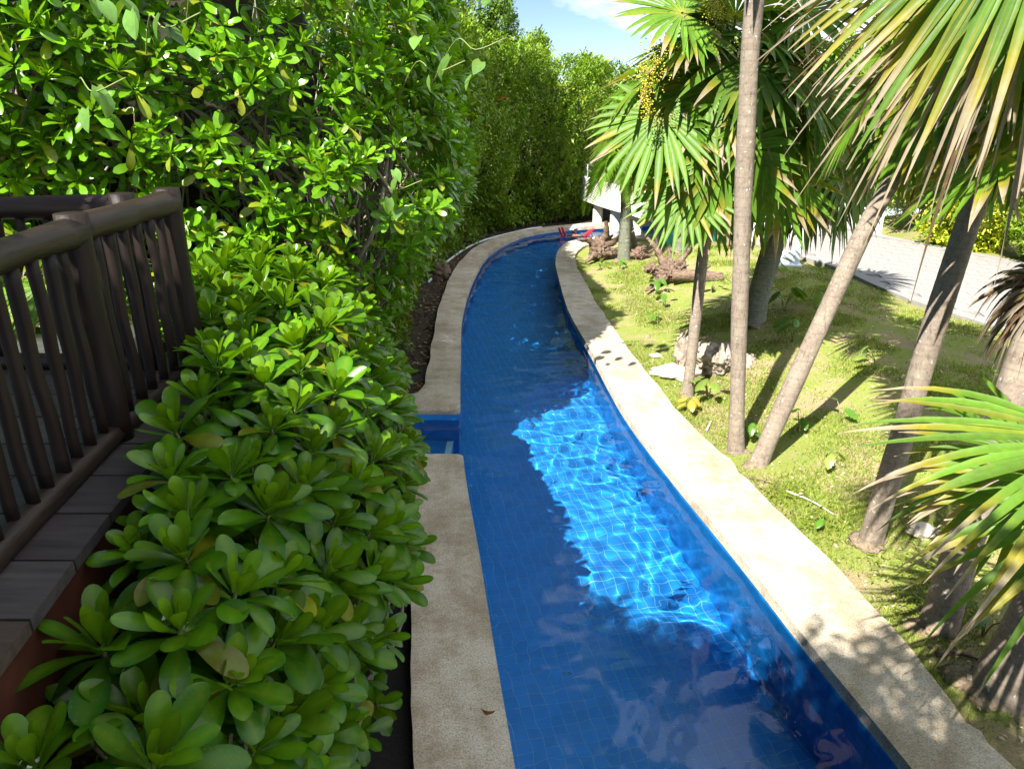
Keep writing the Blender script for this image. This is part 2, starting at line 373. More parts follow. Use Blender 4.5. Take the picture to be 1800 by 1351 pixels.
# ------------------------------------------------------------------ water sheet with real ripples
WZ = .12
def resamp(line, t): 
    u = np.linspace(0, 1, len(line)); return np.stack([np.interp(t, u, line[:, 0]), np.interp(t, u, line[:, 1])], -1)
tv = []; tt = np.linspace(0, 1, len(Lp)); mid = (Lw+Rw)/2
arc = np.concatenate([[0], np.cumsum(np.hypot(*np.diff(mid, axis=0).T))])
s = 0; stops = []
while s < arc[-1]:
    stops.append(s); yy = np.interp(s, arc, mid[:, 1]); s += .016 if yy < 10 else (.03 if yy < 16 else .06)
tv = np.interp(stops, arc, tt); A = resamp(Lw, tv); B = resamp(Rw, tv); nu = 150
uu = np.linspace(0, 1, nu)[None, :, None]; G = A[:, None]*(1-uu)+B[:, None]*uu; gxv, gyv = G[..., 0], G[..., 1]
z = 0*gxv; wr = np.random.RandomState(5)
warp = fbm(np.stack([gxv.ravel()*.9, gyv.ravel()*.9, 0*gxv.ravel()+3], -1), 3).reshape(gxv.shape)
wx = gxv+.25*warp; wy = gyv+.2*np.roll(warp, 7, 1)
for k in range(46):
    kk = math.exp(wr.uniform(math.log(4.5), math.log(42))); th = wr.uniform(0, 2*math.pi); ph = wr.uniform(0, 6.3)
    z += .0135/kk**1.12*np.sin(kk*(wx*math.cos(th)+wy*math.sin(th))+ph)*wr.uniform(.5, 1.3)
z *= (.75+.5*(warp+.3))
wv = np.stack([gxv.ravel(), gyv.ravel(), z.ravel()+WZ], -1); ii = np.arange(len(wv)).reshape(gxv.shape)
water = tag(build('water', wv, np.stack([ii[:-1, :-1], ii[:-1, 1:], ii[1:, 1:], ii[1:, :-1]], -1).reshape(-1, 4), M_water), kind='structure')
gw = np.array([(-2.3, AY0), (-.2, AY0), (-.2, AY1), (-2.3, AY1)])
# alcove water: its own small rippled grid up to the main sheet
ax = np.linspace(-2.3, 0, 90); ay = np.linspace(AY0, AY1, 60); AX, AYY = np.meshgrid(ax, ay)
edge = np.interp(AYY, Lw[:100, 1], Lw[:100, 0]); AX = -2.3+(AX+2.3)/2.3*(edge+2.3)
az = 0*AX
for k in range(20):
    kk = wr.uniform(6, 36); th = wr.uniform(0, 6.3); az += .007/kk**1.1*np.sin(kk*(AX*math.cos(th)+AYY*math.sin(th))+wr.uniform(0, 6))
ii = np.arange(AX.size).reshape(AX.shape)
aw = build('alcove_water', np.stack([AX.ravel(), AYY.ravel(), az.ravel()+WZ], -1), np.stack([ii[:-1, :-1], ii[:-1, 1:], ii[1:, 1:], ii[1:, :-1]], -1).reshape(-1, 4), M_water, water)
water.cycles.is_caustics_caster = True; aw.cycles.is_caustics_caster = True
for o in recv: o.cycles.is_caustics_receiver = True
# ------------------------------------------------------------------ coping
def slab(name, poly, z0, z1, mat, bev=.035, parent=None):
    bm = bmesh.new(); poly = np.asarray(poly)
    a = .5*np.sum(poly[:, 0]*np.roll(poly[:, 1], -1)-np.roll(poly[:, 0], -1)*poly[:, 1])
    if a < 0: poly = poly[::-1]
    top = [bm.verts.new((x, y, z1)) for x, y in poly]; bot = [bm.verts.new((x, y, z0)) for x, y in poly]
    ft = bm.faces.new(top); bm.faces.new(bot[::-1]); k = len(poly)
    for i in range(k): bm.faces.new([bot[i], bot[(i+1) % k], top[(i+1) % k], top[i]])
    if bev: bmesh.ops.bevel(bm, geom=list(ft.edges), offset=bev, segments=4, affect='EDGES', profile=.5)
    for f in bm.faces: f.smooth = True
    bmesh.ops.triangulate(bm, faces=[f for f in bm.faces if len(f.verts) > 4])
    me = bpy.data.meshes.new(name); bm.to_mesh(me); bm.free(); me.materials.append(mat)
    me.set_sharp_from_angle(angle=R(35))
    return obj(name, me, parent)
def jit(line, a, s): return off(line, 1)*0+line+norm(off(line, 1)-line)*(fbm(np.hstack([line*s, np.zeros((len(line), 1))]), 3)*a)[:, None]
Lj, Rj, Loj, Roj = Lp, Rp, jit(Lo, .03, 1.5), jit(Ro, .05, 2.)
ln = Lj[Lj[:, 1] < 7.30]; lo = Loj[Loj[:, 1] < 7.3]
tag(slab('pool_coping', np.vstack([ln, [(-.56, 7.37), (-.62, 7.41), (-2.3, 7.41)], [(-2.3, 6.95), (-1.2, 6.95)], lo[lo[:, 1] < 6.9][::-1]]), .175, .28, M_coping, .045), kind='structure')
lf = Lj[(Lj[:, 1] > 8.8)]; lof = Loj[Loj[:, 1] > 9.35]
tag(slab('pool_coping', np.vstack([[(-2.3, 8.69), (-.76, 8.69), (-.70, 8.74)], lf, lof[::-1], [(-1.27, 9.25), (-1.35, 9.17), (-2.3, 9.17)]]), .175, .28, M_coping, .045), kind='structure')
tag(slab('pool_coping', np.vstack([Rj, Roj[::-1]]), .175, .28, M_coping, .045), kind='structure')
# ------------------------------------------------------------------ path and bridge
PZ = .76
near_e = catmull([(12, 3), (10, 5.6), (8.6, 8), (7.75, 10.2), (7.2, 12), (7.0, 13.5), (6.95, 15), (6.55, 16.6), (6.0, 18.2)], 6)
far_e = catmull([(18, 5), (14, 8), (12.4, 12), (11.3, 15.4), (9.9, 19.0), (9.4, 21), (8.9, 23)], 6)
pathpoly = np.vstack([near_e, far_e[::-1]])
path = tag(slab('path', pathpoly, .3, PZ, M_joint, .01), kind='structure')
pm = [mesh('paver', boxv((0, 0, .012), (.594, .294, .024)), BOXF[1:], m_, False) for m_ in (M_paver,)]
pa = R(-12); c_, s_ = math.cos(pa), math.sin(pa); cand = []
for j in range(-10, 75):
    for i in range(-30, 40):
        u, v = (i+.5*(j % 2))*.6, j*.3; cand.append((9+u*c_-v*s_, 10+u*s_+v*c_))
cand = np.array(cand); ok = inside(cand, pathpoly) & (dist_to(cand, near_e) > .2) & (dist_to(cand, far_e) > .2); cand = cand[ok]
key = np.abs(cand[:, 1]-12)+np.abs(cand[:, 0]-8.5); cand = cand[np.argsort(key)]
for q in cand[:290]:
    o = obj('paver', pm[0], path, (q[0], q[1], PZ-.004+rs.uniform(0, .004))); o.rotation_euler.z = pa
mb = MB()
for q in cand[290:]: mb.add(boxv((q[0], q[1], PZ+.008+rs.uniform(0, .004)), (.594, .294, .024), pa), BOXF[1:])
o = mb.out('paving', M_paver, path, False); o['kind'] = 'stuff'
kb = slab('kerb', np.vstack([off(near_e, -.03), off(near_e, .22)[::-1]]), .35, PZ+.034, M_paver, .012, path)
kb2 = slab('kerb', np.vstack([off(far_e, .05), off(far_e, -.22)[::-1]]), .35, PZ+.034, M_paver, .012, path)
# white boundary wall with steel handrail
t = empty('boundary_wall', (0, 0, 0)); tag(t, 'low white plastered wall along the far side of the paved path, steel handrail on top', 'wall')
bw = catmull([(9.75, 19.25), (9.62, 20.5), (9.4, 22), (9.1, 24), (8.6, 26)], 4)
slab('masonry', np.vstack([off(bw, .09), off(bw, -.09)[::-1]]), .4, PZ+.62, M_white, .01, t)
for zz, rr in ((1.22, .03), (.95, .015), (.8, .012)):
    V_, F_ = tube(np.hstack([bw, np.full((len(bw), 1), PZ+zz)]), rr, 8); build('handrail', V_, F_, M_steel, t)
for k in range(0, len(bw), 3):
    V_, F_ = tube(np.array([(*bw[k], PZ+.6), (*bw[k], PZ+1.22)]), .022, 8); build('rail_post', V_, F_, M_steel, t)
# bridge ramp rising from the path across the far end of the pool
t = empty('footbridge', (0, 0, 0)); tag(t, 'white concrete footbridge ramp on columns crossing the far end of the pool', 'bridge')
bc = catmull([(6.9, 18.6, .76), (6.2, 20.6, .95), (5.1, 22.6, 1.2), (4.1, 24.8, 1.28), (3.4, 27.2, 1.35), (3.1, 30, 1.4)], 6)
tg = norm(np.gradient(bc, axis=0)*[1, 1, 0]); sd = np.stack([tg[:, 1], -tg[:, 0], 0*tg[:, 0]], -1)
def ribbon(name, off0, off1, zb, zt, mat, taper=None):
    a = bc+sd*off0; b = bc+sd*off1; V_ = []
    for k in range(len(bc)):
        for p_, zz in ((a, zb), (b, zb), (b, zt), (a, zt)):
            v = p_[k].copy(); v[2] += zz; V_.append(v)
    m_ = len(bc); i = np.arange(m_-1)[:, None]*4; j = np.arange(4)[None]; k = (j+1) % 4
    F_ = np.stack([i+j, i+k, i+4+k, i+4+j], -1).reshape(-1, 4); F_ = np.vstack([F_, [[3, 2, 1, 0]], [[m_*4-4, m_*4-3, m_*4-2, m_*4-1]]])
    return build(name, V_, F_, mat, t, smooth=False)
ribbon('deck_slab', -1.1, 1.1, -.32, 0, M_white)
ribbon('parapet', -1.22, -1.102, -.42, .38, M_white); ribbon('parapet', 1.102, 1.22, -.42, .38, M_white)
for zz in (.6, .8):
    V_, F_ = tube(bc+sd*-1.16+[0, 0, zz], .018, 6); build('handrail', V_, F_, M_steel, t)
for k in range(1, len(bc), 4):
    V_, F_ = tube(np.array([bc[k]+sd[k]*-1.16+[0, 0, .35], bc[k]+sd[k]*-1.16+[0, 0, .81]]), .02, 6); build('rail_post', V_, F_, M_steel, t)
for k, sdo in ((8, -.9), (9, .8), (14, -.9), (17, -.9), (20, -.9), (22, .8), (28, -.9), (28, .8)):
    p_ = bc[k]+sd[k]*sdo; V_, F_ = tube(np.array([(p_[0], p_[1], -1.2), (p_[0], p_[1], p_[2]-.3)]), .17, 14); build('column', V_, F_, M_white, t)

# ------------------------------------------------------------------ deck
t = tag(empty('deck'), 'raised wooden deck with dark worn planks behind the log railing', 'deck')
rail_line = catmull([(-1.5, -3), (-1.62, -1), (-1.74, .5), (-1.84, 1.6), (-1.95, 2.5), (-2.03, 3.35), (-2.07, 4.45)], 10)
DZ = 2.4; pw = .335
edge_x = lambda y: float(np.interp(y, rail_line[:, 1], rail_line[:, 0]))+.27
ys = 4.62-pw*np.arange(0, 22)
for k, yt in enumerate(ys):
    yb = yt-pw+.012; xs = -8.0
    while xs < edge_x(yb):
        xe = min(xs+(1.9 if (k % 2 or xs > -8) else 1.0), 99); last = xe+.5 > edge_x(yt); 
        xr_t, xr_b = (edge_x(yt), edge_x(yb)) if last else (xe-.008, xe-.008)
        jz = rs.uniform(-.002, .002)
        v = np.array([(xs, yb, DZ-.05), (xr_b, yb, DZ-.05), (xr_t, yt, DZ-.05), (xs, yt, DZ-.05), (xs, yb, DZ+jz), (xr_b, yb, DZ+jz), (xr_t, yt, DZ+jz), (xs, yt, DZ+jz)])
        build('plank', v, BOXF, M_planks[rs.randint(3)], t, smooth=False)
        if last: break
        xs = xe
fl = np.array([(edge_x(y)-.03, y) for y in np.linspace(-3, 4.6, 30)]); fl2 = fl-[.06, 0]
slab('fascia', np.vstack([fl, fl2[::-1]]), 1.9, DZ-.052, M_fascia, .004, t)
fl3 = fl-[.16, 0]; slab('base_wall', np.vstack([fl3, (fl3-[.15, 0])[::-1]]), -.2, 1.92, M_fascia, .004, t)
slab('fascia', np.array([(-8, 4.56), (edge_x(4.6)-.1, 4.56), (edge_x(4.6)-.1, 4.61), (-8, 4.61)]), .1, DZ-.052, M_fascia, .004, t)
# ------------------------------------------------------------------ log railing
def logpts(a, b, n=10, wob=.012, seed=0):
    r_ = np.random.RandomState(seed); t_ = np.linspace(0, 1, n)[:, None]; p_ = np.array(a)*(1-t_)+np.array(b)*t_
    f1 = r_.rand(3)*6; f2 = r_.rand(3)*6
    return p_+wob*np.sin(t_*r_.uniform(3, 8)+f1)+wob*.6*np.sin(t_*r_.uniform(10, 16)+f2)
def log(name, pts, r, parent, seed=0, n=12, rough=.05, mat=None):
    r_ = np.random.RandomState(seed); fa = r_.rand()*6; pts = np.asarray(pts, float)
    V_, F_ = tube(pts, r, n, lambda i, a: rough*np.sin(a*2+fa+i*.7)+rough*.8*np.sin(a*3+i*1.3+fa*2))
    return build(name, V_, F_, mat or M_darkwood, parent)
rp = empty('log_railing'); tag(rp, 'dark log railing with round handrail and crooked upright poles beside the naupaka hedge', 'railing')
def rl(y, z): return np.array([float(np.interp(y, rail_line[:, 1], rail_line[:, 0])), y, z])
def run(parent, pts2, ztop, posts, bal, r0=.068, sd0=0):
    P2 = np.array(pts2)
    for k in range(len(posts)-1):
        a, b = posts[k], posts[k+1]; seg = np.array([np.append(f, 0) for f in [a, b]])
        tt_ = np.linspace(0, 1, 12)[:, None]
        mids = np.array([interp_run(P2, a, b, t_[0]) for t_ in tt_])
        w_ = logpts((0, 0, 0), (0, 0, 0), 12, .006, sd0+k)
        log('handrail', np.hstack([mids, np.full((12, 1), ztop-.07)])+w_, r0*(1+.05*np.sin(np.arange(12)+k)), parent, sd0+k, 16, .03, M_darkwood_x if sd0 else M_darkwood_y)
        V_ = np.hstack([mids, np.full((12, 1), DZ+.045)]); log('bottom_rail', V_, .058, parent, sd0+k+9, 8, .04, M_darkwood_x if sd0 else M_darkwood_y)
        L_ = np.linalg.norm(np.array(a)-np.array(b)); nb = int(L_/bal)
        for q in range(1, nb):
            m_ = interp_run(P2, a, b, q/nb)
            log('baluster', logpts((*m_, DZ+.08), (m_[0]+rs.uniform(-.01, .01), m_[1]+rs.uniform(-.01, .01), ztop-.11), 12, .004, sd0+k*50+q), rs.uniform(.026, .031)*(1+.05*np.sin(np.arange(12)*.6+q)), parent, q, 10, .03)
    for a in posts:
        log('post', logpts((*a, DZ-.02), (*a, ztop+.008), 10, .004, 5), .07, parent, 3, 16, .03)
def interp_run(P2, a, b, t_):
    a, b = np.array(a), np.array(b); y = a[1]*(1-t_)+b[1]*t_
    if abs(a[1]-b[1]) < .3: return a*(1-t_)+b*t_
    return np.array([np.interp(y, rail_line[:, 1], rail_line[:, 0]), y])
posts = [tuple(rl(y, 0)[:2]) for y in (-2.9, -1.3, .2, 1.75, 3.35, 4.42)]
run(rp, rail_line, 3.53, posts, .134)
rp2 = empty('log_railing'); tag(rp2, 'dark log railing running sideways across the far end of the deck', 'railing')
run(rp2, None, 3.5, [(-2.35, 4.42), (-4.1, 4.42), (-5.8, 4.42), (-7.5, 4.42)], .15, sd0=300)
# pale walkway beyond the deck
wk = tag(slab('walkway', np.array([(-9, 4.75), (-2.95, 4.75), (-3.3, 6.4), (-9, 6.6)]), .0, 2.2, M_pale, .02), kind='structure')

# ------------------------------------------------------------------ leaves
def leaf_grid(L, W, curve, trough, nt_=6, spat=.72, tip=.0, roll=0):
    """leaf along +X, normal +Z. returns V (nt*3), F quads"""
    ts = 1-(1-np.linspace(0, 1, nt_))**1.5; V_ = []
    for t_ in ts:
        wd = W*(.12+.88*sstep(t_/.68)**.85)
        if t_ > .72: wd = W*math.sqrt(max(.02, 1-((t_-.72)/.285)**2))
        a = curve*t_; x = L*(math.sin(a)/curve if abs(curve) > 1e-3 else t_); zz = -L*((1-math.cos(a))/curve if abs(curve) > 1e-3 else 0)
        tr = trough*wd
        V_ += [(x, -wd, zz+tr), (x, 0, zz), (x, wd, zz+tr)]
    i = np.arange(nt_-1)[:, None]*3; j = np.arange(2)[None]
    return np.array(V_), np.stack([i+j, i+3+j, i+4+j, i+1+j], -1).reshape(-1, 4)
def rotm(az, el, roll=0):
    ca, sa, ce, se, cr_, sr = math.cos(az), math.sin(az), math.cos(el), math.sin(el), math.cos(roll), math.sin(roll)
    Rz = np.array([[ca, -sa, 0], [sa, ca, 0], [0, 0, 1]]); Ry = np.array([[ce, 0, -se], [0, 1, 0], [se, 0, ce]]); Rx = np.array([[1, 0, 0], [0, cr_, -sr], [0, sr, cr_]])
    return Rz@Ry@Rx
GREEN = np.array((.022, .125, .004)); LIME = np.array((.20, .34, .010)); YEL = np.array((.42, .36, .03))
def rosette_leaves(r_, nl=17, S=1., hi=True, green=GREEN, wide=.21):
    out = []
    for k in range(nl):
        f = k/(nl-1); az = k*2.39996+r_.uniform(-.2, .2)
        el = R(82-84*f**1.1)+r_.uniform(-.12, .12); L = S*(.095+.095*min(1, f*1.8))*r_.uniform(.88, 1.12)
        W = L*wide*r_.uniform(.85, 1.15); cv = r_.uniform(-.25, .35)+f*.75
        V_, F_ = leaf_grid(L, W, cv, r_.uniform(-.35, .5), 9 if hi else 5)
        V_ = V_@rotm(az, el, r_.uniform(-.25, .25)).T+np.array([math.cos(az)*.012, math.sin(az)*.012, .03-.05*f])*S
        c = green*(1-.45*(1-f)**2)+LIME*.55*(1-f)**2
        c = c*r_.uniform(.8, 1.2)
        if f > .7 and r_.rand() < .16: c = c*.3+YEL*.55*r_.uniform(.6, 1.1)
        cc = np.broadcast_to(c, (len(V_), 3)).copy(); cc[1::3] = cc[1::3]*.7+LIME*.35     # pale midrib
        out.append((V_, F_, cc))
    return out
def merge_leaves(ls, name, mat=M_leaf, stem=None):
    mb = MB()
    for a in ls: mb.add(*a)
    by = {}
    for f in mb.F: by.setdefault(f.shape[1], []).append(f)
    return mesh(name, np.concatenate(mb.V), [np.concatenate(v) for v in by.values()], mat, True, np.concatenate(mb.C))
def stem_geo(S=1, L=.14, c=(.12, .15, .04)):
    V_, F_ = tube(np.array([(0, 0, -L), (.01, 0, -L/2), (0, 0, .02)])*[1, 1, 1], .007*S, 6); return V_, F_, np.broadcast_to(np.array(c), (len(V_), 3))
var_hi = []; var_parts = []
for k in range(14):
    r_ = np.random.RandomState(100+k); ls = rosette_leaves(r_, r_.randint(17, 23), r_.uniform(1.1, 1.25), True, GREEN, .205)
    var_parts.append([mesh('leaf', a[0], a[1], M_leaf, True, a[2]) for a in ls])
    st = stem_geo(); var_hi.append(merge_leaves(ls+[(st[0], st[1], st[2])], 'rosette'))
stem_me = mesh('rosette', *[stem_geo()[k] for k in (0, 1)], M_leaf, True, stem_geo()[2])
r_ = np.random.RandomState(55)
lo_ls = []
for k in range(10):
    mb = MB(); [mb.add(*a) for a in rosette_leaves(r_, 14, 1., False)]
    lo_ls.append((np.concatenate(mb.V), np.concatenate(mb.F), np.concatenate(mb.C)))
# naupaka hedge in front of the deck
hedge = empty('naupaka_hedge', (-1.2, 3.5, .1)); tag(hedge, 'low naupaka hedge with glossy paddle leaves between the log railing and the pool coping', 'hedge')
def hedge_bounds(y):
    xl = np.interp(y, [-.5, 1.0, 1.6, 2.2, 2.6, 3.1, 4.4, 4.9, 5.4, 7.3], [-1.25, -1.45, -1.52, -1.5, -1.55, -1.72, -1.92, -2.2, -2.5, -3.2])
    xr = np.interp(y, [-.5, 1.0, 1.6, 2.2, 3.0, 4.0, 5.0, 6.0, 7.3], [-.54, -.86, -.90, -.87, -.80, -.75, -.82, -1.0, -1.35])
    return xl, xr
pts = []; tries = 0; r_ = np.random.RandomState(9)
while tries < 14000 and len(pts) < 285:
    tries += 1; y = r_.uniform(.3, 7.3); xl, xr = hedge_bounds(y); u = r_.uniform(0, 1.0); x = xl+(xr-xl)*u
    topz = 2.15 + .28*sstep((y-1.2)/2)+.3*(1-u)*sstep((y-2.5)/1)
    e = max(0, (u-.55)/.45); e2 = max(0, (.15-u)/.15)
    z_ = topz-.95*e**2.2-.15*e2+.13*float(fbm(np.array([[x*2.1, y*2.1, 0]]), 2)[0])
    if r_.rand() < .25: z_ -= r_.uniform(.15, .45)
    md = .235
    if all((x-q[0])**2+(y-q[1])**2+(z_-q[2])**2 > md*md for q in pts): pts.append((x, y, z_, u, e))
pts = np.array(pts); camd = np.hypot(pts[:, 0], np.hypot(pts[:, 1], pts[:, 2]-4)); vis = (pts[:, 1]-.55*(4-pts[:, 2])*0 > 1.0)
order = np.argsort(np.where(vis, camd, 99)); pts = pts[order][:298]
nleaf = 0; inst = MB()
for k, (x, y, z_, u, e) in enumerate(pts):
    v = k % 14; tilt = .15+.6*e; 
    rot = Matrix.Rotation(r_.uniform(0, 6.28), 4, 'Z'); axis = Matrix.Rotation(tilt*r_.uniform(.6, 1.3), 4, 'Y') if u > .5 else Matrix.Rotation(-.25*r_.rand(), 4, 'Y')
    mw = Matrix.Translation((x+1.2, y-3.5, z_-.1))@axis@Matrix.Rotation(r_.uniform(-.25, .25), 4, 'X')@rot@Matrix.Scale(r_.uniform(.85, 1.2), 4)
    if nleaf+len(var_parts[v]) <= 300:
        o = obj('rosette', stem_me, hedge); o.matrix_local = mw
        for lm in var_parts[v]: obj('leaf', lm, o)
        nleaf += len(var_parts[v])
    else:
        o = obj('rosette', var_hi[v], hedge); o.matrix_local = mw
# inner foliage and branches
def scatter(tmpls, pos, scale, up, r_, tilt=.5, colmul=None):
    """merge template clusters at positions, each with its axis tilted from z towards up vectors"""
    mb = MB(); k = len(tmpls)
    for i in range(len(pos)):
        V_, F_, C_ = tmpls[r_.randint(k)]; zax = norm(np.array([0, 0, 1.])*(1-tilt)+np.asarray(up[i])*tilt+r_.normal(0, .25, 3))
        xa = norm(np.cross(zax, r_.normal(0, 1, 3))); ya = np.cross(zax, xa)
        mb.add((V_*scale[i])@np.stack([xa, ya, zax])+pos[i], F_, C_*(1 if colmul is None else colmul[i]))
    return mb
ip = []
while len(ip) < 380:
    y = r_.uniform(.2, 7.4); xl, xr = hedge_bounds(y); u = r_.uniform(.02, .98); x = xl+(xr-xl)*u; e = max(0, (u-.55)/.45)
    ip.append((x+1.2, y-3.5, 1.95+.22*sstep((y-1.2)/2.5)-.95*e**2-.1-r_.uniform(.0, .75)))
ip = np.array(ip)
mb = scatter(lo_ls, ip, r_.uniform(.8, 1.15, len(ip)), np.tile([.5, -.3, .6], (len(ip), 1)), r_, .5)
o = mb.out('foliage', M_leaf, hedge); o['kind'] = 'stuff'
mb = MB()
for k in range(240):
    y = r_.uniform(.4, 7.2); xl, xr = hedge_bounds(y); bx = xl+(xr-xl)*r_.uniform(.25, .8); tx = xl+(xr-xl)*r_.uniform(.05, .97)
    a = np.array((bx+1.2, y-3.5, 0.)); b = np.array((tx+1.2, y-3.5+r_.uniform(-.5, .5), r_.uniform(1.5, 2.05)-.5*max(0, (tx-xl)/(xr-xl)-.6)))
    mid_ = (a+b)/2+r_.normal(0, .12, 3); mb.add(*tube(catmull([a, mid_, b], 4), np.linspace(.018, .007, 9), 5), (.1, .085, .06))
o = mb.out('branches', M_bark, hedge); o['kind'] = 'stuff'
# small white flowers on the nearest rosettes
fm = MB()
for a in range(5):
    V_, F_ = leaf_grid(.012, .003, .3, .1, 4); fm.add(V_@rotm(R(-80+a*40), .2).T, F_)
fme = mesh('flower', np.concatenate(fm.V), np.concatenate(fm.F), M_petal)
for q in pts[4:16:2]:
    for k in range(3):
        o = obj('flower', fme, hedge, (q[0]+1.2+rs.uniform(-.06, .06), q[1]-3.5+rs.uniform(-.06, .06), q[2]-.1+.06)); o.rotation_euler = (rs.rand(), rs.rand(), rs.rand()*6)

# ------------------------------------------------------------------ tall thicket on the left of the pool
hp = catmull([(-10, 6.9), (-7, 6.9), (-5, 7.0), (-3.4, 7.4), (-2.3, 8.3), (-1.95, 9.6), (-1.9, 11.5), (-2.0, 14), (-1.95, 17), (-1.6, 20.2), (-.6, 23.2), (.8, 24.9), (2.6, 26.3), (3.6, 28.6)], 10)
hs_ = np.concatenate([[0], np.cumsum(np.hypot(*np.diff(hp, axis=0).T))])
ht = norm(np.gradient(hp, axis=0)); hn = np.stack([ht[:, 1], -ht[:, 0]], -1)
def thick(s, z, d):
    x, y = np.interp(s, hs_, hp[:, 0]), np.interp(s, hs_, hp[:, 1]); nx, ny = np.interp(s, hs_, hn[:, 0]), np.interp(s, hs_, hn[:, 1])
    amp = np.interp(y, [7, 8.3, 10.5, 13, 18, 24], [.7, 1.1, 1.15, .9, .75, .6])
    prof = sstep((z-.9)/2.6)-.6*sstep((z-4.9)/2.2)
    nz = fbm(np.stack([x*.7, y*.7, z*.7], -1), 4)
    b = amp*prof+.75*nz-d
    return np.stack([x+nx*b, y+ny*b, z], -1), np.stack([nx, ny, 0*nx], -1)
def hmax(s):
    y = np.interp(s, hs_, hp[:, 1]); return np.interp(y, [6.9, 9, 12, 15, 20, 24, 29], [6.2, 6.3, 6.1, 6.2, 6.0, 5.6, 5.2])
s13 = float(np.interp(12.5, hp[30:, 1], hs_[30:])); sEnd = hs_[-1]
rr_ = np.random.RandomState(21)
tk = empty('naupaka_thicket', (-3, 8, .1)); tag(tk, 'tall sunlit naupaka thicket with whorls of paddle leaves rising behind the log railing', 'thicket')
org = np.array([-3, 8, .1])
def place_mesh_list(name, meshes, pos, nrm, n_obj, parent, org, sc_=(.85, 1.2)):
    for i in range(n_obj):
        zax = Vector(norm(np.array([0, 0, .75])+nrm[i]*rr_.uniform(.3, .8)+rr_.normal(0, .2, 3)))
        q = zax.to_track_quat('Z', 'X').to_matrix().to_4x4()@Matrix.Rotation(rr_.uniform(0, 6.28), 4, 'Z')@Matrix.Scale(rr_.uniform(*sc_), 4)
        o = obj(name, meshes[i % len(meshes)], parent); o.matrix_local = Matrix.Translation(tuple(pos[i]-org))@q
s_a = rr_.uniform(3.0, s13, 300); z_a = 1.0+5.0*rr_.rand(300)**.9
pos, nn = thick(s_a, z_a, rr_.uniform(-.12, .1, 300))
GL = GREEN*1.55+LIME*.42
mid_v = []
for k in range(8):
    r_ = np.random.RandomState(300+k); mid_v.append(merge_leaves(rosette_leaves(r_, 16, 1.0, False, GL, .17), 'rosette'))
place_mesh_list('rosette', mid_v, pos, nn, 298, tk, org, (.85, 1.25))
lo2 = []
for k in range(10):
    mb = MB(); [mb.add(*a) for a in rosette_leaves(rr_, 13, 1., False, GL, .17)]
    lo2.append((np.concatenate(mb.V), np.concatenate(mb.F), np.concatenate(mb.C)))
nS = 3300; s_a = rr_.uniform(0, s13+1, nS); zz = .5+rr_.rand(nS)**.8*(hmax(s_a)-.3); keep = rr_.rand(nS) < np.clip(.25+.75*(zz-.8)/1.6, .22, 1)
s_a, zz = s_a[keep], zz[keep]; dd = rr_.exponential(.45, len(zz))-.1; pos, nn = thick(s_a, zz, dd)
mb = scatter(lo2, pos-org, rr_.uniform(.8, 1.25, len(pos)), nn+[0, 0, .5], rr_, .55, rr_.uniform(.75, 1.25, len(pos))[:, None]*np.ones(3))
o = mb.out('foliage', M_leaf, tk); o['kind'] = 'stuff'
def twigs(nb, smin, smax, zlo, zhi, org, r_, rad=(.03, .006), dep=(.1, 1.6), ln=(1.2, 3.2)):
    mb = MB()
    for k in range(nb):
        s0 = r_.uniform(smin, smax); z0 = r_.uniform(zlo, zhi); L = r_.uniform(*ln)
        p0_, n0 = thick(np.array([s0]), np.array([z0]), np.array([r_.uniform(*dep)])); s1 = s0+r_.normal(0, .35)*L
        p1, n1 = thick(np.array([s1]), np.array([z0+L*r_.uniform(.3, .95)]), np.array([r_.uniform(dep[0]-.05, dep[1])]))
        m_ = (p0_[0]+p1[0])/2+r_.normal(0, .18*L/2, 3); P_ = catmull([p0_[0], m_, p1[0]], 4)-org; f = r_.uniform(.5, 1)
        mb.add(*tube(P_, np.linspace(rad[0]*f, rad[1], len(P_)), 5), np.array((.17, .13, .09))*r_.uniform(.6, 1.3))
    return mb
mb = twigs(620, 2, s13+1, .1, 3.2, org, rr_, (.022, .005)); o = mb.out('twigs', M_bark, tk); o['kind'] = 'stuff'
for k in range(34):      # thicker limbs that can be told apart
    s0 = rr_.uniform(3, s13); p0_, _n = thick(np.array([s0]), np.array([.1]), np.array([rr_.uniform(.3, 1.2)]))
    p1, _n = thick(np.array([s0+rr_.normal(0, 1.0)]), np.array([2.6+rr_.rand()]), np.array([rr_.uniform(.25, 1.)])); p2, _n = thick(np.array([s0+rr_.normal(0, 1.6)]), np.array([4.4+rr_.rand()]), np.array([.5]))
    P_ = catmull([p0_[0], (p0_[0]+p1[0])/2+rr_.normal(0, .2, 3), p1[0], p2[0]], 6)-org; V_, F_ = tube(P_, np.linspace(.05, .018, len(P_))*rr_.uniform(.7, 1.1), 7); build('limb', V_, F_, M_bark, tk)
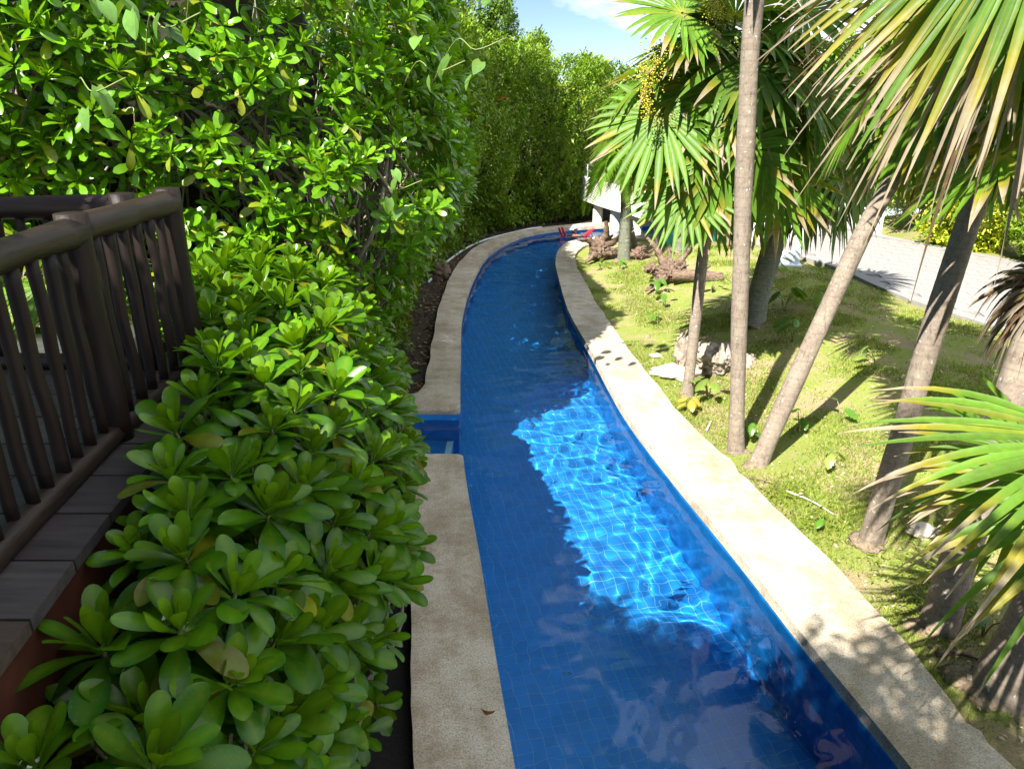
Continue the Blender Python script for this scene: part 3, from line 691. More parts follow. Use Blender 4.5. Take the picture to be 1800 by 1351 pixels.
# back layer so that the thicket is closed
# small-leaved hedge further along
sh = empty('small_leaved_hedge', (-1.8, 17, .1)); tag(sh, 'tall dark small-leaved hedge lining the left bank of the far pool bend', 'hedge')
org2 = np.array([-1.8, 17, .1])
def leaf_card(r_, n_=7, S=1.):
    mb = MB()
    for k in range(n_):
        L = S*r_.uniform(.05, .085); V_ = np.array([(0, 0, 0), (L*.45, L*.24, .1*L), (L, 0, -.1*L), (L*.45, -L*.24, .1*L)])
        V_ = V_@rotm(r_.uniform(0, 6.3), r_.uniform(-.5, 1.1), r_.uniform(-.6, .6)).T+r_.normal(0, .035*S, 3)
        mb.add(V_, np.array([[0, 1, 2], [0, 2, 3]]), np.array((.10, .22, .016))*r_.uniform(.6, 1.5)+np.array((.10, .09, 0))*r_.rand())
    return (np.concatenate(mb.V), np.concatenate(mb.F), np.concatenate(mb.C))
cards = [leaf_card(rr_, 8) for _ in range(14)]
def arr_scatter(cards, pos, scale, r_, colmul):
    """fast merge: group positions by card"""
    Vs, Fs, Cs, n0 = [], [], [], 0; which = r_.randint(len(cards), size=len(pos))
    for k, (V_, F_, C_) in enumerate(cards):
        q = pos[which == k]; m_ = len(q)
        if not m_: continue
        a = r_.uniform(0, 6.283, m_); ca, sa = np.cos(a), np.sin(a); s_ = scale[which == k]
        tl = r_.normal(0, .5, (m_, 2)); VX = V_[None]*s_[:, None, None]
        x = VX[..., 0]*ca[:, None]-VX[..., 1]*sa[:, None]; y = VX[..., 0]*sa[:, None]+VX[..., 1]*ca[:, None]; zz = VX[..., 2]+x*tl[:, :1]+y*tl[:, 1:]
        Vs.append((np.stack([x, y, zz], -1)+q[:, None]).reshape(-1, 3)); Fs.append((F_[None]+(np.arange(m_)*len(V_))[:, None, None]+n0).reshape(-1, 3)); n0 += m_*len(V_)
        Cs.append((C_[None]*colmul[which == k][:, None]).reshape(-1, 3))
    return np.concatenate(Vs), np.concatenate(Fs), np.concatenate(Cs)
nS = 15000; s_a = rr_.uniform(s13-1.5, sEnd, nS); zz = .25+rr_.rand(nS)*(hmax(s_a)-.2); dd = rr_.exponential(.35, nS)-.12; pos, nn = thick(s_a, zz, dd)
cm = (.6+.8*(fbm(pos*1.3, 2)[:, None]*.5+.5))*np.ones((1, 3))
V_, F_, C_ = arr_scatter(cards, pos-org2, rr_.uniform(1.1, 1.9, nS), rr_, cm); o = build('foliage', V_, F_, M_far, sh, True, C_); o['kind'] = 'stuff'
mb = twigs(420, s13-1, sEnd, .1, 3.0, org2, rr_, (.02, .005)); o = mb.out('twigs', M_bark, sh); o['kind'] = 'stuff'
# added dark sheet inside both hedges: blocks see-through, stands in for inner shade
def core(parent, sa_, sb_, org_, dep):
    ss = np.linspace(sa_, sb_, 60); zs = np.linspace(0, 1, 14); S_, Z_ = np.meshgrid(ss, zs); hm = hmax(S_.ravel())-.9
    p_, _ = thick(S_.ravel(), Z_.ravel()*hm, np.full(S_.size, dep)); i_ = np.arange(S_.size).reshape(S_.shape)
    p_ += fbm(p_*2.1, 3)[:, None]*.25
    o = build('inner_shade_sheet', p_-org_, np.stack([i_[:-1, :-1], i_[:-1, 1:], i_[1:, 1:], i_[1:, :-1]], -1).reshape(-1, 4), M_core, parent); return o
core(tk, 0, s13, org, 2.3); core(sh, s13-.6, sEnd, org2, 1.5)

# ------------------------------------------------------------------ fan palms
PG = np.array((.12, .25, .025)); PY = np.array((.33, .30, .03)); PT = np.array((.42, .34, .26))
def blade(hub, F, N, Rr, r_, nseg=34, A=2.5, g=.35, brown=.25, dead=False, stiff=.55, wmul=1., gcol=PG):
    F = norm(F); N = norm(np.asarray(N)-F*np.dot(N, F)); S = np.cross(N, F); out = []
    st = np.array([.03, .2, .4, .52, .66, .8, .92, 1.])
    dth = 2*A/nseg
    for j in range(nseg):
        th = -A+(j+.5)*dth+r_.uniform(-.2, .2)*dth; D = math.cos(th)*F+math.sin(th)*S; W = np.cross(N, D)
        Rj_ = Rr*(.78+.22*math.cos(th*.55))*r_.uniform(.9, 1.08)
        if dead: Rj_ *= r_.uniform(.6, 1)
        gg = g*r_.uniform(.6, 1.6); V_ = []; C_ = []
        tipn = r_.rand() < brown; tb = r_.uniform(.68, .95) if tipn else .97
        base = gcol*r_.uniform(.8, 1.2)
        if r_.rand() < .1: base = base*.6+PY*.4
        side = r_.normal(0, .05)
        for s in st:
            hw = s*Rj_*math.tan(dth/2)*1.03 if s <= stiff else stiff*Rj_*math.tan(dth/2)*1.03*(1-((s-stiff)/(1-stiff))**1.3)+.0015
            hw *= wmul
            if dead: hw *= .55
            sag = gg*Rj_*max(0, s-.25)**2.0; p_ = hub+D*Rj_*s*(1-.25*min(1, gg)*s*s)+np.array([0, 0, -sag])+W*side*s*s*Rj_+N*(.10*math.sin(th)**2*s*Rj_*.5)
            fd = hw*.42
            V_ += [p_-W*hw, p_-N*fd, p_+W*hw]
            if dead: c = (PT if j % 3 else np.array((.2, .12, .07)))*r_.uniform(.5, .95)*(.6+.3*s)
            else:
                c = base*(1-.0*s); 
                if s < .12: c = c*.3+np.array((.45, .42, .08))*.7
                elif s > tb: c = PT*1.0
                elif s > tb-.16 and tipn: c = PY*.9
            C_ += [c, c*.9, c]
        i = np.arange(len(st)-1)[:, None]*3; jj = np.arange(2)[None]
        out.append((np.array(V_), np.stack([i+jj, i+3+jj, i+4+jj, i+1+jj], -1).reshape(-1, 4), np.array(C_)))
    return out
def petiole(a, b, sagv, r_, rad=.014):
    m_ = (np.array(a)+np.array(b))/2+np.array([0, 0, sagv]); P_ = catmull([a, m_, b], 5)
    V_, F_ = tube(P_, np.linspace(rad*1.4, rad*.8, len(P_)), 6); return V_, F_, np.broadcast_to(np.array((.16, .2, .045)), (len(V_), 3))
def frond(parent, org_, crown, az, el, plen, Rr, r_, pitch=.9, g=.35, brown=.25, dead=False, split=False, nseg=34, A=2.5, gcol=PG):
    d = np.array([math.cos(el)*math.cos(az), math.cos(el)*math.sin(az), math.sin(el)])
    hub = np.array(crown)+d*plen+np.array([0, 0, -.18*plen*plen*max(.2, math.cos(el))])
    T = norm(d+np.array([0, 0, -.3*plen*math.cos(el)])); Sx = norm(np.cross(T, [0, 0, 1.])+1e-6); U = np.cross(Sx, T)
    F = math.cos(pitch)*T-math.sin(pitch)*U; N = np.cross(Sx, F); 
    if np.dot(N, d) < 0 and np.dot(N, [0, 0, 1]) < 0: N = -N
    make_frond(parent, org_, np.array(crown), hub, F, N, Rr, r_, g, brown, dead, split, nseg, A, gcol)
def make_frond(parent, org_, crown, hub, F, N, Rr, r_, g=.35, brown=.25, dead=False, split=False, nseg=34, A=2.5, gcol=PG, wmul=1., stiff=.55):
    segs = blade(hub-org_, F, N, Rr, r_, nseg, A, g, brown, dead, stiff, gcol=gcol, wmul=wmul); pt = petiole(crown-org_, hub-org_, .05, r_)
    mat = M_dead if dead else M_palm
    if split:
        fo = build('frond', pt[0], pt[1], M_palm, parent, True, pt[2])
        for a in segs: build('leaf_segment', a[0], a[1], mat, fo, True, a[2])
    else:
        mb = MB(); mb.add(*pt); [mb.add(*a) for a in segs]; fo = mb.out('frond', mat, parent)
    if dead: fo.name = 'dead_frond'
    return fo
def blob(name, c, s, mat, seed, amp=.35, freq=2.2, sub_=4, parent=None, holes=0):
    bm = bmesh.new(); bmesh.ops.create_icosphere(bm, subdivisions=sub_, radius=1); v = np.array([q.co[:] for q in bm.verts])
    d = fbm(v*freq+seed*7.3, 5); d2 = np.abs(fbm(v*freq*2.3+seed*3.1, 3)); rr = 1+amp*d*1.6-amp*.9*np.maximum(0, .25-d2)*2
    v = v*rr[:, None]*np.array(s)
    for q, p_ in zip(bm.verts, v): q.co = p_
    for f in bm.faces: f.smooth = True
    me = bpy.data.meshes.new(name); bm.to_mesh(me); bm.free(); me.materials.append(mat); return obj(name, me, parent, c)
M_rootm = simple('root_fibre', (.2, .15, .1), .95, 40, .5, 1., .01)
def ringmat(name, c, c2, freq):
    m, t_, n, l, b = nodes(name)
    tcn = n.new('ShaderNodeTexCoord'); wv_ = n.new('ShaderNodeTexWave'); wv_.bands_direction = 'Z'; wv_.inputs['Scale'].default_value = freq; wv_.inputs['Distortion'].default_value = 1.8; wv_.inputs['Detail'].default_value = 3
    l.new(tcn.outputs['Object'], wv_.inputs['Vector']); f = noise_node(n, l, 28, 6, .7); g = noise_node(n, l, 5, 4, .6)
    a = ramp(n, l, f, [(.3, tuple(x*.6 for x in c)), (.55, c), (.75, tuple(min(1, x*1.35) for x in c))])
    a = mixc(n, l, ramp(n, l, g, [(.4, (0, 0, 0)), (.65, (.6, .6, .6))]), a, c2)
    l.new(mixc(n, l, ramp(n, l, wv_.outputs['Fac'], [(.0, (.22, .22, .22)), (.12, (0, 0, 0))]), a, tuple(x*.35 for x in c)), b.inputs['Base Color'])
    col_ = b.inputs['Base Color'].links[0].from_socket
    mp2 = n.new('ShaderNodeMapping'); mp2.inputs['Scale'].default_value = (1, 1, .25); l.new(tcn.outputs['Object'], mp2.inputs[0]); cr2 = noise_node(n, l, 34, 5, .75, vec=mp2.outputs[0]); wh = noise_node(n, l, 24, 2, .5)
    col_ = mixc(n, l, ramp(n, l, cr2, [(.34, (.75, .75, .75)), (.45, (0, 0, 0))]), col_, tuple(x*.35 for x in c))
    col_ = mixc(n, l, ramp(n, l, wh, [(.68, (0, 0, 0)), (.72, (.8, .8, .8))]), col_, (.5, .5, .46))
    l.new(col_, b.inputs['Base Color']); b.inputs['Roughness'].default_value = .9; bump(n, l, cr2, b, .7, .01); return m
M_trunk = ringmat('palm_trunk_bark', (.235, .185, .145), (.30, .26, .20), 3.2)
M_trunk2 = ringmat('ringed_green_trunk', (.15, .16, .115), (.21, .21, .16), 3.6)
def trunk(parent, org_, pts, r0, r1, mat, seed=0, ring=.016, flare=.22, rstep=.11):
    P_ = catmull(pts, 24)-org_; L = np.concatenate([[0], np.cumsum(np.linalg.norm(np.diff(P_, axis=0), axis=1))])
    n_ = int(L[-1]/.022); s = np.linspace(0, L[-1], n_); Q = np.stack([np.interp(s, L, P_[:, k]) for k in range(3)], -1)
    rad = r0+(r1-r0)*s/L[-1]; rad = rad*(1+flare*np.exp(-s/.18)); ph = (s/rstep+.25*np.sin(s*3+seed)) % 1
    rad = rad*(1+ring*(1-ph)**3-ring*.4+.035*np.sin(s*4+seed))
    V_, F_ = tube(Q, rad, 16, lambda i, a: .03*np.sin(a*2+i*.03+seed)+.02*np.sin(a*5+i*.11))
    o_ = build('trunk', V_, F_, mat, parent)
    if r0 > .07: blob('root_mound', (0, 0, .03), (r0*1.75, r0*1.6, .075), M_rootm, seed+3, .45, 2.6, 3, o_)
    return o_
def fan_palm(label, pts, r0, r1, nf, plen, Rr, seed, els=(80, -35), dead=6, mat=None, brown=.25, split=0, extra=None, grp=None, gcol=PG, skirt=True, nseg=30, ring=.014, cat='palm', g=.26):
    r_ = np.random.RandomState(seed); b = np.array(pts[0], float); t_ = empty('fan_palm', tuple(b)); tag(t_, label, cat, grp)
    trunk(t_, b, pts, r0, r1, mat or M_trunk, seed, ring); crown = np.array(pts[-1], float)
    for k in range(nf):
        f = k/max(1, nf-1); el = R(els[0]+(els[1]-els[0])*f**.8)+r_.uniform(-.12, .12); az = k*2.39996+seed
        frond(t_, b, crown+[0, 0, -.15*f], az, el, plen*r_.uniform(.8, 1.1), Rr*r_.uniform(.88, 1.08), r_, r_.uniform(.75, 1.25), g*r_.uniform(.7, 1.4), brown, gcol=gcol*r_.uniform(.85, 1.15), nseg=nseg)
    for k in range(dead):
        frond(t_, b, crown+[0, 0, -.2], k*2.4+seed*.7, R(r_.uniform(-84, -58)), plen*.6, Rr*.85, r_, .35, .8, 1, True, nseg=26)
    if extra: extra(t_, b, crown, r_)
    return t_
def fruit(parent, org_, a, b, drop, r_, n=420, w_=.16, c=(.5, .42, .04)):
    a, b = np.array(a), np.array(b); m_ = (a+b)/2+[0, 0, .18]; P_ = catmull([a, m_, b, b+[0, 0, -drop]], 8)-org_
    V_, F_ = tube(P_, np.linspace(.016, .005, len(P_)), 6); st = build('fruit_stalk', V_, F_, M_stem, parent); mb = MB()
    oct_ = np.array([(1, 0, 0), (-1, 0, 0), (0, 1, 0), (0, -1, 0), (0, 0, 1), (0, 0, -1)])*.009; of = np.array([[0, 2, 4], [2, 1, 4], [1, 3, 4], [3, 0, 4], [2, 0, 5], [1, 2, 5], [3, 1, 5], [0, 3, 5]])
    for k in range(n):
        t_ = r_.uniform(.3, 1); q = P_[int(t_*(len(P_)-1))]+r_.normal(0, w_*(.35+.5*math.sin(math.pi*min(1, (t_-.25)/.75))), 3)*[.55, .55, .8]+[0, 0, -w_*.6]
        mb.add(oct_*r_.uniform(.7, 1.3)+q, of)
    o = mb.out('fruit', M_fruit, st); o['kind'] = 'stuff'
g0 = lambda x, y: gh(x, y)-.05
# P1 upright pale palm leaving the top of the frame
fan_palm('upright pale grey palm trunk rising straight out of the top of the frame', [(2.63, 7.55, g0(2.63, 7.55)), (2.5, 7.6, 1.8), (2.36, 7.62, 3.6), (2.28, 7.6, 5.0), (2.3, 7.6, 6.9)], .088, .09, 22, .8, .8, 1, dead=2)
# P2 slim palm with full crown and fruit
def ex2(t_, b, c, r_):
    for (h_, F_, N_, R_) in [((1.74, 8.9, 3.9), (-.15, -.45, -.9), (-.35, -.8, .45), 1.0), ((2.66, 8.95, 4.3), (-.1, -.4, -.9), (-.2, -.85, .5), 1.0), ((3.2, 9.0, 3.25), (.1, -.3, -.95), (0, -.95, .3), .95), ((1.9, 8.9, 4.95), (-.9, -.1, .15), (-.1, -.6, .8), .9), ((2.1, 8.9, 3.05), (-.3, -.4, -.85), (-.4, -.8, .4), .8), ((3.6, 9.1, 4.1), (.5, -.3, -.7), (.1, -.8, .5), .9), ((3.3, 9.1, 5.0), (.5, -.3, .1), (.0, -.6, .7), .9), ((2.5, 9.0, 2.9), (0, -.2, -1), (-.1, -.9, .3), .7)]:
        make_frond(t_, b, c, np.array(h_), F_, N_, R_, r_, .2, .3, False, False, 34, 2.75, gcol=PG*1.15)
    fruit(t_, b, c+[0, 0, .1], (1.5, 8.5, 4.5), .55, r_, 900, .16); fruit(t_, b, c+[0, 0, .3], (2.15, 8.6, 5.15), .12, r_, 520, .16)
    fruit(t_, b, c+[0, 0, .15], (3.3, 8.7, 4.6), .6, r_, 900, .15)
fan_palm('slim palm with brown dead skirt and yellow fruit sprays standing behind the holed boulder', [(2.44, 9.25, g0(2.44, 9.25)), (2.47, 9.3, 1.4), (2.52, 9.4, 2.4), (2.64, 9.45, 4.15)], .076, .072, 25, .95, 1.0, 2, els=(88, -28), dead=9, extra=ex2)
# P3 stout ringed palm
def ex3(t_, b, c, r_):
    for (h_, F_, N_, R_) in [((4.07, 11.1, 3.2), (-.1, -.4, -.9), (-.25, -.8, .5), 1.1), ((4.8, 11.2, 3.85), (.3, -.4, -.8), (-.1, -.75, .6), 1.1), ((5.2, 11.4, 4.4), (.5, -.3, -.2), (-.1, -.6, .8), 1.0), ((4.1, 11.2, 4.4), (-.4, -.3, -.5), (-.2, -.7, .7), 1.0)]:
        make_frond(t_, b, c, np.array(h_), F_, N_, R_, r_, .3, .4, False, False, 32, 2.7, gcol=PG)
fan_palm('stout grey-green ringed palm trunk under dense fans, beside the white plastic frame', [(4.12, 11.8, g0(4.12, 11.8)), (4.22, 11.9, 1.2), (4.42, 12, 2.2), (4.6, 12, 3.5)], .19, .14, 23, .95, 1.1, 3, els=(85, -32), dead=3, mat=M_trunk2, ring=.04, extra=ex3)
# P4 leaning
fan_palm('slender palm leaning right across the lawn, its foot touching the upright palm', [(2.76, 7.2, g0(2.76, 7.2)), (3.0, 7.25, 1.0), (3.25, 7.3, 1.78), (3.64, 7.4, 2.92), (4.05, 7.5, 3.7), (4.4, 7.6, 4.25)], .098, .085, 20, .75, .78, 4, els=(70, -40), dead=3)
# P5 leaning, nearer
def ex5(t_, b, c, r_):
    for (h_, F_, N_, R_) in [((3.0, 4.9, 4.75), (-.5, -.25, -.85), (-.35, -.85, .4), .9), ((3.3, 4.95, 4.6), (-.1, -.2, -1), (-.1, -.95, .25), .85), ((3.55, 5.0, 4.25), (.05, -.15, -1), (-.2, -.9, .3), .8)]:
        make_frond(t_, b, c, np.array(h_), F_, N_, R_, r_, .25, .6, False, False, 36, 1.9)
fan_palm('thick spotted palm trunk leaning right from the middle of the near lawn', [(3.28, 5.6, g0(3.28, 5.6)), (3.36, 5.6, 1.3), (3.44, 5.6, 2.44), (3.65, 5.7, 3.74), (3.95, 5.85, 4.9)], .096, .09, 20, .85, .85, 5, els=(75, -45), dead=7, brown=.6, extra=ex5)
# P6, P7 near right
fan_palm('palm trunk near the right edge with white lichen spots, half hidden by green fans', [(3.3, 4.5, g0(3.3, 4.5)), (3.36, 4.55, .8), (3.45, 4.6, 1.4), (3.62, 4.8, 2.3), (3.85, 4.95, 3.5)], .12, .1, 5, .8, .75, 6, els=(80, 35), dead=16, brown=.5)
def ex7(t_, b, c, r_):
    # the big fans hanging into the upper right corner
    make_frond(t_, b, c, np.array((1.85, 2.85, 4.75)), (-.66, .1, -.75), (-.35, -.85, .45), 1.0, r_, .25, .9, False, True, 26, .95, gcol=PG*.85, wmul=1.05, stiff=.5)
    make_frond(t_, b, c, np.array((2.0, 3.0, 4.8)), (-.42, .05, -.9), (-.15, -.9, .3), 1.0, r_, .28, .9, False, True, 26, 1.0, gcol=PG*.75, wmul=1.05, stiff=.5)
    make_frond(t_, b, c, np.array((2.0, 3.1, 4.75)), (-.56, .05, -.8), (-.3, -.85, .4), 1.32, r_, .3, 1, True, True, 44, .9)
fan_palm('broad palm trunk by the right edge with huge fans hanging into the upper corner', [(3.42, 3.85, g0(3.42, 3.85)), (3.5, 3.8, 1.4), (3.6, 3.8, 3.2), (3.25, 3.9, 4.95)], .19, .14, 8, .8, .85, 7, els=(75, 10), dead=0, brown=.6, extra=ex7)
def ex10(t_, b, c, r_):
    make_frond(t_, b, c, np.array((2.62, 2.86, 2.62)), (-1, .05, -.16), (-.05, -.45, .9), 1.1, r_, .25, .8, False, True, 15, .8, gcol=PG*1.05, wmul=.95, stiff=.4)
    make_frond(t_, b, c, np.array((2.72, 2.78, 2.35)), (-.86, -.1, -.5), (-.3, -.55, .8), 1.0, r_, .35, .8, False, True, 14, .9, gcol=PG*.95, wmul=.9, stiff=.4)
    make_frond(t_, b, c, np.array((2.75, 3.3, 2.3)), (-.9, .1, -.3), (-.1, -.45, .9), .75, r_, .25, .7, False, False, 32, 1.6)
fan_palm('young thatch palm beyond the right edge whose bright fans reach over the lawn', [(3.5, 2.7, g0(3.5, 2.7)), (3.5, 2.72, 1.2), (3.4, 2.75, 2.0), (3.3, 2.8, 2.35)], .09, .08, 5, .55, .7, 10, els=(80, 30), dead=0, brown=.5, extra=ex10)
# far palms
def pinnate(parent, org_, crown, az, el, L, r_, droop=.9, c=PG, nl=40):
    d = np.array([math.cos(el)*math.cos(az), math.cos(el)*math.sin(az), math.sin(el)]); tt_ = np.linspace(0, 1, 16)[:, None]
    P_ = np.array(crown)+d*L*tt_*(1-.2*tt_)+np.array([0, 0, -1])*droop*L*tt_**2-org_; mb = MB(); V_, F_ = tube(P_, np.linspace(.018, .004, 16), 5); mb.add(V_, F_, (.2, .22, .07))
    T = norm(np.gradient(P_, axis=0)); S_ = norm(np.cross(T, [0, 0, 1.]))
    for k in range(nl):
        f = .18+.8*k/nl; i = min(15, int(f*15)); 
        for sg in (1, -1):
            ll = L*.3*math.sin(math.pi*min(.97, f*.9+.1))**.6*r_.uniform(.85, 1.1); dr = norm(S_[i]*sg*.85+T[i]*.6+np.array([0, 0, .15])); W = norm(np.cross(dr, S_[i]+[0, 0, 1]))*.011
            q = P_[i]+(f*15-i)*(P_[min(15, i+1)]-P_[i]); V_ = np.array([q, q+dr*ll*.4+W, q+dr*ll+[0, 0, -.25*ll], q+dr*ll*.4-W]); cc = c*r_.uniform(.8, 1.4)
            mb.add(V_, np.array([[0, 1, 2], [0, 2, 3]]), cc)
    return mb.out('frond', M_palm, parent)
def pin_palm(label, pts, r0, r1, nf, L, seed, azs=None, els=(75, 0)):
    r_ = np.random.RandomState(seed); b = np.array(pts[0], float); t_ = empty('feather_palm', tuple(b)); tag(t_, label, 'palm'); trunk(t_, b, pts, r0, r1, M_trunk2, seed, .04)
    c = np.array(pts[-1], float); V_, F_ = tube(np.array([c-b, c-b+[0, 0, .3], c-b+[0, 0, .55]]), [r1*1.05, r1*.8, r1*.3], 12); build('crownshaft', V_, F_, M_stem, t_)
    for k in range(nf):
        az = (azs[k] if azs and k < len(azs) else k*2.4+seed); pinnate(t_, b, c+[0, 0, .45], az, R(els[0]+(els[1]-els[0])*k/nf), L*r_.uniform(.9, 1.1), r_, r_.uniform(.8, 1.2), PG*r_.uniform(.9, 1.3)+np.array([.03, .03, 0])*r_.rand())
pin_palm('small feather palm with pale ringed trunk right of the brown driftwood stump', [(2.82, 18.0, g0(2.82, 18)), (2.8, 18, 1.4), (2.76, 18, 2.2)], .15, .12, 11, 1.6, 31, [R(170), R(195), R(215), R(240), R(20), R(300)], (60, 15))
pin_palm('thick ringed feather palm in front of the footbridge columns', [(4.23, 18.0, g0(4.23, 18)), (4.2, 18, 1.4), (4.15, 18.1, 2.5)], .19, .17, 10, 1.7, 32, els=(70, 10))
fan_palm('thin crooked palm trunk with a ragged brown skirt in front of the footbridge', [(3.35, 19.6, g0(3.35, 19.6)), (3.2, 19.6, 1.0), (3.05, 19.6, 1.9), (3.1, 19.7, 3.0)], .09, .07, 14, .7, .75, 33, els=(75, -30), dead=5)
fan_palm('thin straight palm between the two ringed feather palms', [(3.75, 18.7, g0(3.75, 18.7)), (3.7, 18.7, 1.6), (3.75, 18.7, 3.4)], .08, .07, 16, .75, .8, 34, els=(75, -35), dead=6)

# ------------------------------------------------------------------ trees beyond
def tree(name, label, base, ztop, rad, n_, seed, col, cat='tree', sz=1.2, squash=.9, group=None, cards_=None, trunk_r=.12, zlow=None):
    r_ = np.random.RandomState(seed); b = np.array(base, float); t_ = empty(name, tuple(b)); tag(t_, label, cat, group)
    zl = zlow if zlow is not None else ztop-rad*2*squash; cz = (zl+ztop)/2; rz = (ztop-zl)/2
    nb = 16; bl = []
    for k in range(nb):
        d = norm(r_.normal(0, 1, 3)); bl.append((np.array([b[0], b[1], cz])+d*[rad*.62, rad*.62, rz*.66]*r_.uniform(.7, 1.1), r_.uniform(.3, .5)))
    pos = []
    for c, rr in bl:
        m_ = n_//nb; d = norm(r_.normal(0, 1, (m_, 3))); q = c+d*(r_.uniform(.55, 1.05, (m_, 1)))*np.array([rad*rr, rad*rr, rz*rr])
        pos.append(q)
    pos = np.concatenate(pos); pos += fbm(pos*1.1, 3)[:, None]*.35*norm(pos-[b[0], b[1], cz]); pos = pos[pos[:, 2] > b[2]+.1]
    cm = np.array(col)/np.array((.07, .16, .02))*(.7+.7*(fbm(pos*.9+5, 2)[:, None]*.5+.5))
    V_, F_, C_ = arr_scatter(cards_ or cards, pos-b, r_.uniform(.8, 1.3, len(pos))*sz, r_, cm); o = build('crown', V_, F_, M_far, t_, True, C_)
    V_, F_ = tube(catmull([(0, 0, -.2), (r_.normal(0, .1), 0, (cz-b[2])*.5), (0, 0, cz-b[2])], 6), np.linspace(trunk_r, trunk_r*.5, 13), 8); tr_ = build('trunk', V_, F_, M_bark, t_)
    for c, rr in bl[:8]:
        V_, F_ = tube(catmull([(0, 0, (cz-b[2])*.5), (c-b)*[.5, .5, .8], c-b], 4), np.linspace(trunk_r*.5, .02, 9), 6); build('limb', V_, F_, M_bark, tr_)
    return t_
G1, G2, G3, G4 = (.06, .15, .02), (.10, .21, .03), (.04, .10, .02), (.17, .26, .04)
tree('broadleaf_tree', 'dark rounded treetop against the sky above the left hedge', (-1.1, 24.5, .1), 7.9, 1.9, 3400, 41, G3, sz=1.5, zlow=3)
tree('broadleaf_tree', 'leafy treetop just left of the open sky gap', (.5, 27, .1), 6.7, 1.2, 2200, 42, G2, sz=1.6, zlow=3)
tree('broadleaf_tree', 'yellow-green tree in the middle of the far end of the pool', (2.2, 30.5, .1), 5.1, 2.1, 3800, 43, G4, sz=1.6, zlow=.6)
tree('broadleaf_tree', 'slim tree with drooping leaves standing alone in the sky gap', (3.6, 34, .1), 6.3, .9, 1300, 44, G2, sz=2.4, zlow=3.2)
tree('broadleaf_tree', 'low bushy tree right of the slim tree under the sky gap', (6.3, 34, .1), 5.9, 2.4, 3800, 45, G4, sz=1.8, zlow=.6)
tree('broadleaf_tree', 'feathery tree behind the fan palm fruit sprays', (7.6, 31, .1), 8.2, 2.0, 3000, 46, G2, sz=1.6, zlow=2.5)
tree('broadleaf_tree', 'broad tree behind the white boundary wall', (11.6, 27, .4), 6.5, 3.4, 5600, 47, G1, sz=1.7, zlow=1)
tree('broadleaf_tree', 'tree behind the steel handrail, left of the leaning palm crown', (12.4, 21.5, .4), 5.2, 2.4, 4800, 48, G2, sz=1.5, zlow=.6)
tree('shrub', 'bright green shrub where the white wall ends', (11.1, 18.0, .6), 2.6, 1.25, 3000, 49, G4, 'shrub', 1.4, zlow=.2)
tree('shrub', 'shrub by the paved path behind the near leaning trunk', (12.3, 15.7, .6), 3.1, 1.5, 3200, 50, G2, 'shrub', 1.4, zlow=.2)
tree('broadleaf_tree', 'tall shaded tree behind the path at the right edge', (15.5, 18.5, .6), 8.5, 3.4, 5600, 51, G1, sz=1.6, zlow=1.5)
tree('shrub', 'yellow-green shrub beside the path at the right edge', (13.2, 12.6, .6), 3.1, 1.5, 3000, 52, G4, 'shrub', 1.4, zlow=.2)
tree('broadleaf_tree', 'tall tree behind the palms filling the upper right', (13.5, 25, .4), 9.0, 3.6, 5200, 53, G1, sz=1.8, zlow=3)
tree('broadleaf_tree', 'tall tree rising behind the naupaka thicket at the upper left', (-6.5, 12.5, .1), 9, 3.6, 5200, 54, G2, sz=1.6, zlow=2)
tree('broadleaf_tree', 'tree rising behind the thicket midway along the left bank', (-5.0, 17, .1), 8.0, 3.2, 4600, 55, G1, sz=1.6, zlow=2)
far_wood = []
r_ = np.random.RandomState(77); nP = 9000; ang_ = r_.uniform(R(20), R(160), nP); rad_ = r_.uniform(44, 56, nP); zz = r_.rand(nP)**.8*(5.2+1.8*fbm(np.stack([ang_*9, 0*ang_, 0*ang_], -1), 3))
pos = np.stack([rad_*np.cos(ang_), rad_*np.sin(ang_), zz], -1); V_, F_, C_ = arr_scatter(cards, pos, r_.uniform(3.5, 6.5, nP), r_, np.tile((1.3, 1.3, 1.), (nP, 1)))
tag(build('treeline', V_, F_, M_far, None, True, C_), 'distant green treeline closing the garden behind the bridge', 'trees', kind='stuff')
# big tree above and behind the photographer; unseen, crown clumps set to block sun and sky
def shade_tree(label, base, blobs, seed):
    r_ = np.random.RandomState(seed); b = np.array(base, float); t_ = empty('shade_tree', tuple(b)); tag(t_, label, 'tree'); pos = []
    for (x, y, z_, rr, m_) in blobs:
        d = norm(r_.normal(0, 1, (m_, 3)))*r_.uniform(.2, 1, (m_, 1))**.5; pos.append(np.array([x, y, z_])+d*[rr, rr, rr*.4])
    pos = np.concatenate(pos); V_, F_, C_ = arr_scatter(cards, pos-b, r_.uniform(1.4, 2.2, len(pos)), r_, np.ones((len(pos), 3))); build('crown', V_, F_, M_far, t_, True, C_)
    c = np.array(blobs[0][:3]); V_, F_ = tube(catmull([(0, 0, -.1), (c-b)*[.1, .1, .5], (c-b)*[.5, .5, .85], c-b], 6), np.linspace(.22, .06, 19), 10); tr_ = build('trunk', V_, F_, M_bark, t_)
    for q in blobs[1:]:
        V_, F_ = tube(catmull([(c-b)*[.3, .3, .7], ((c+np.array(q[:3]))/2-b), np.array(q[:3])-b], 4), np.linspace(.07, .02, 9), 6); build('limb', V_, F_, M_bark, tr_)
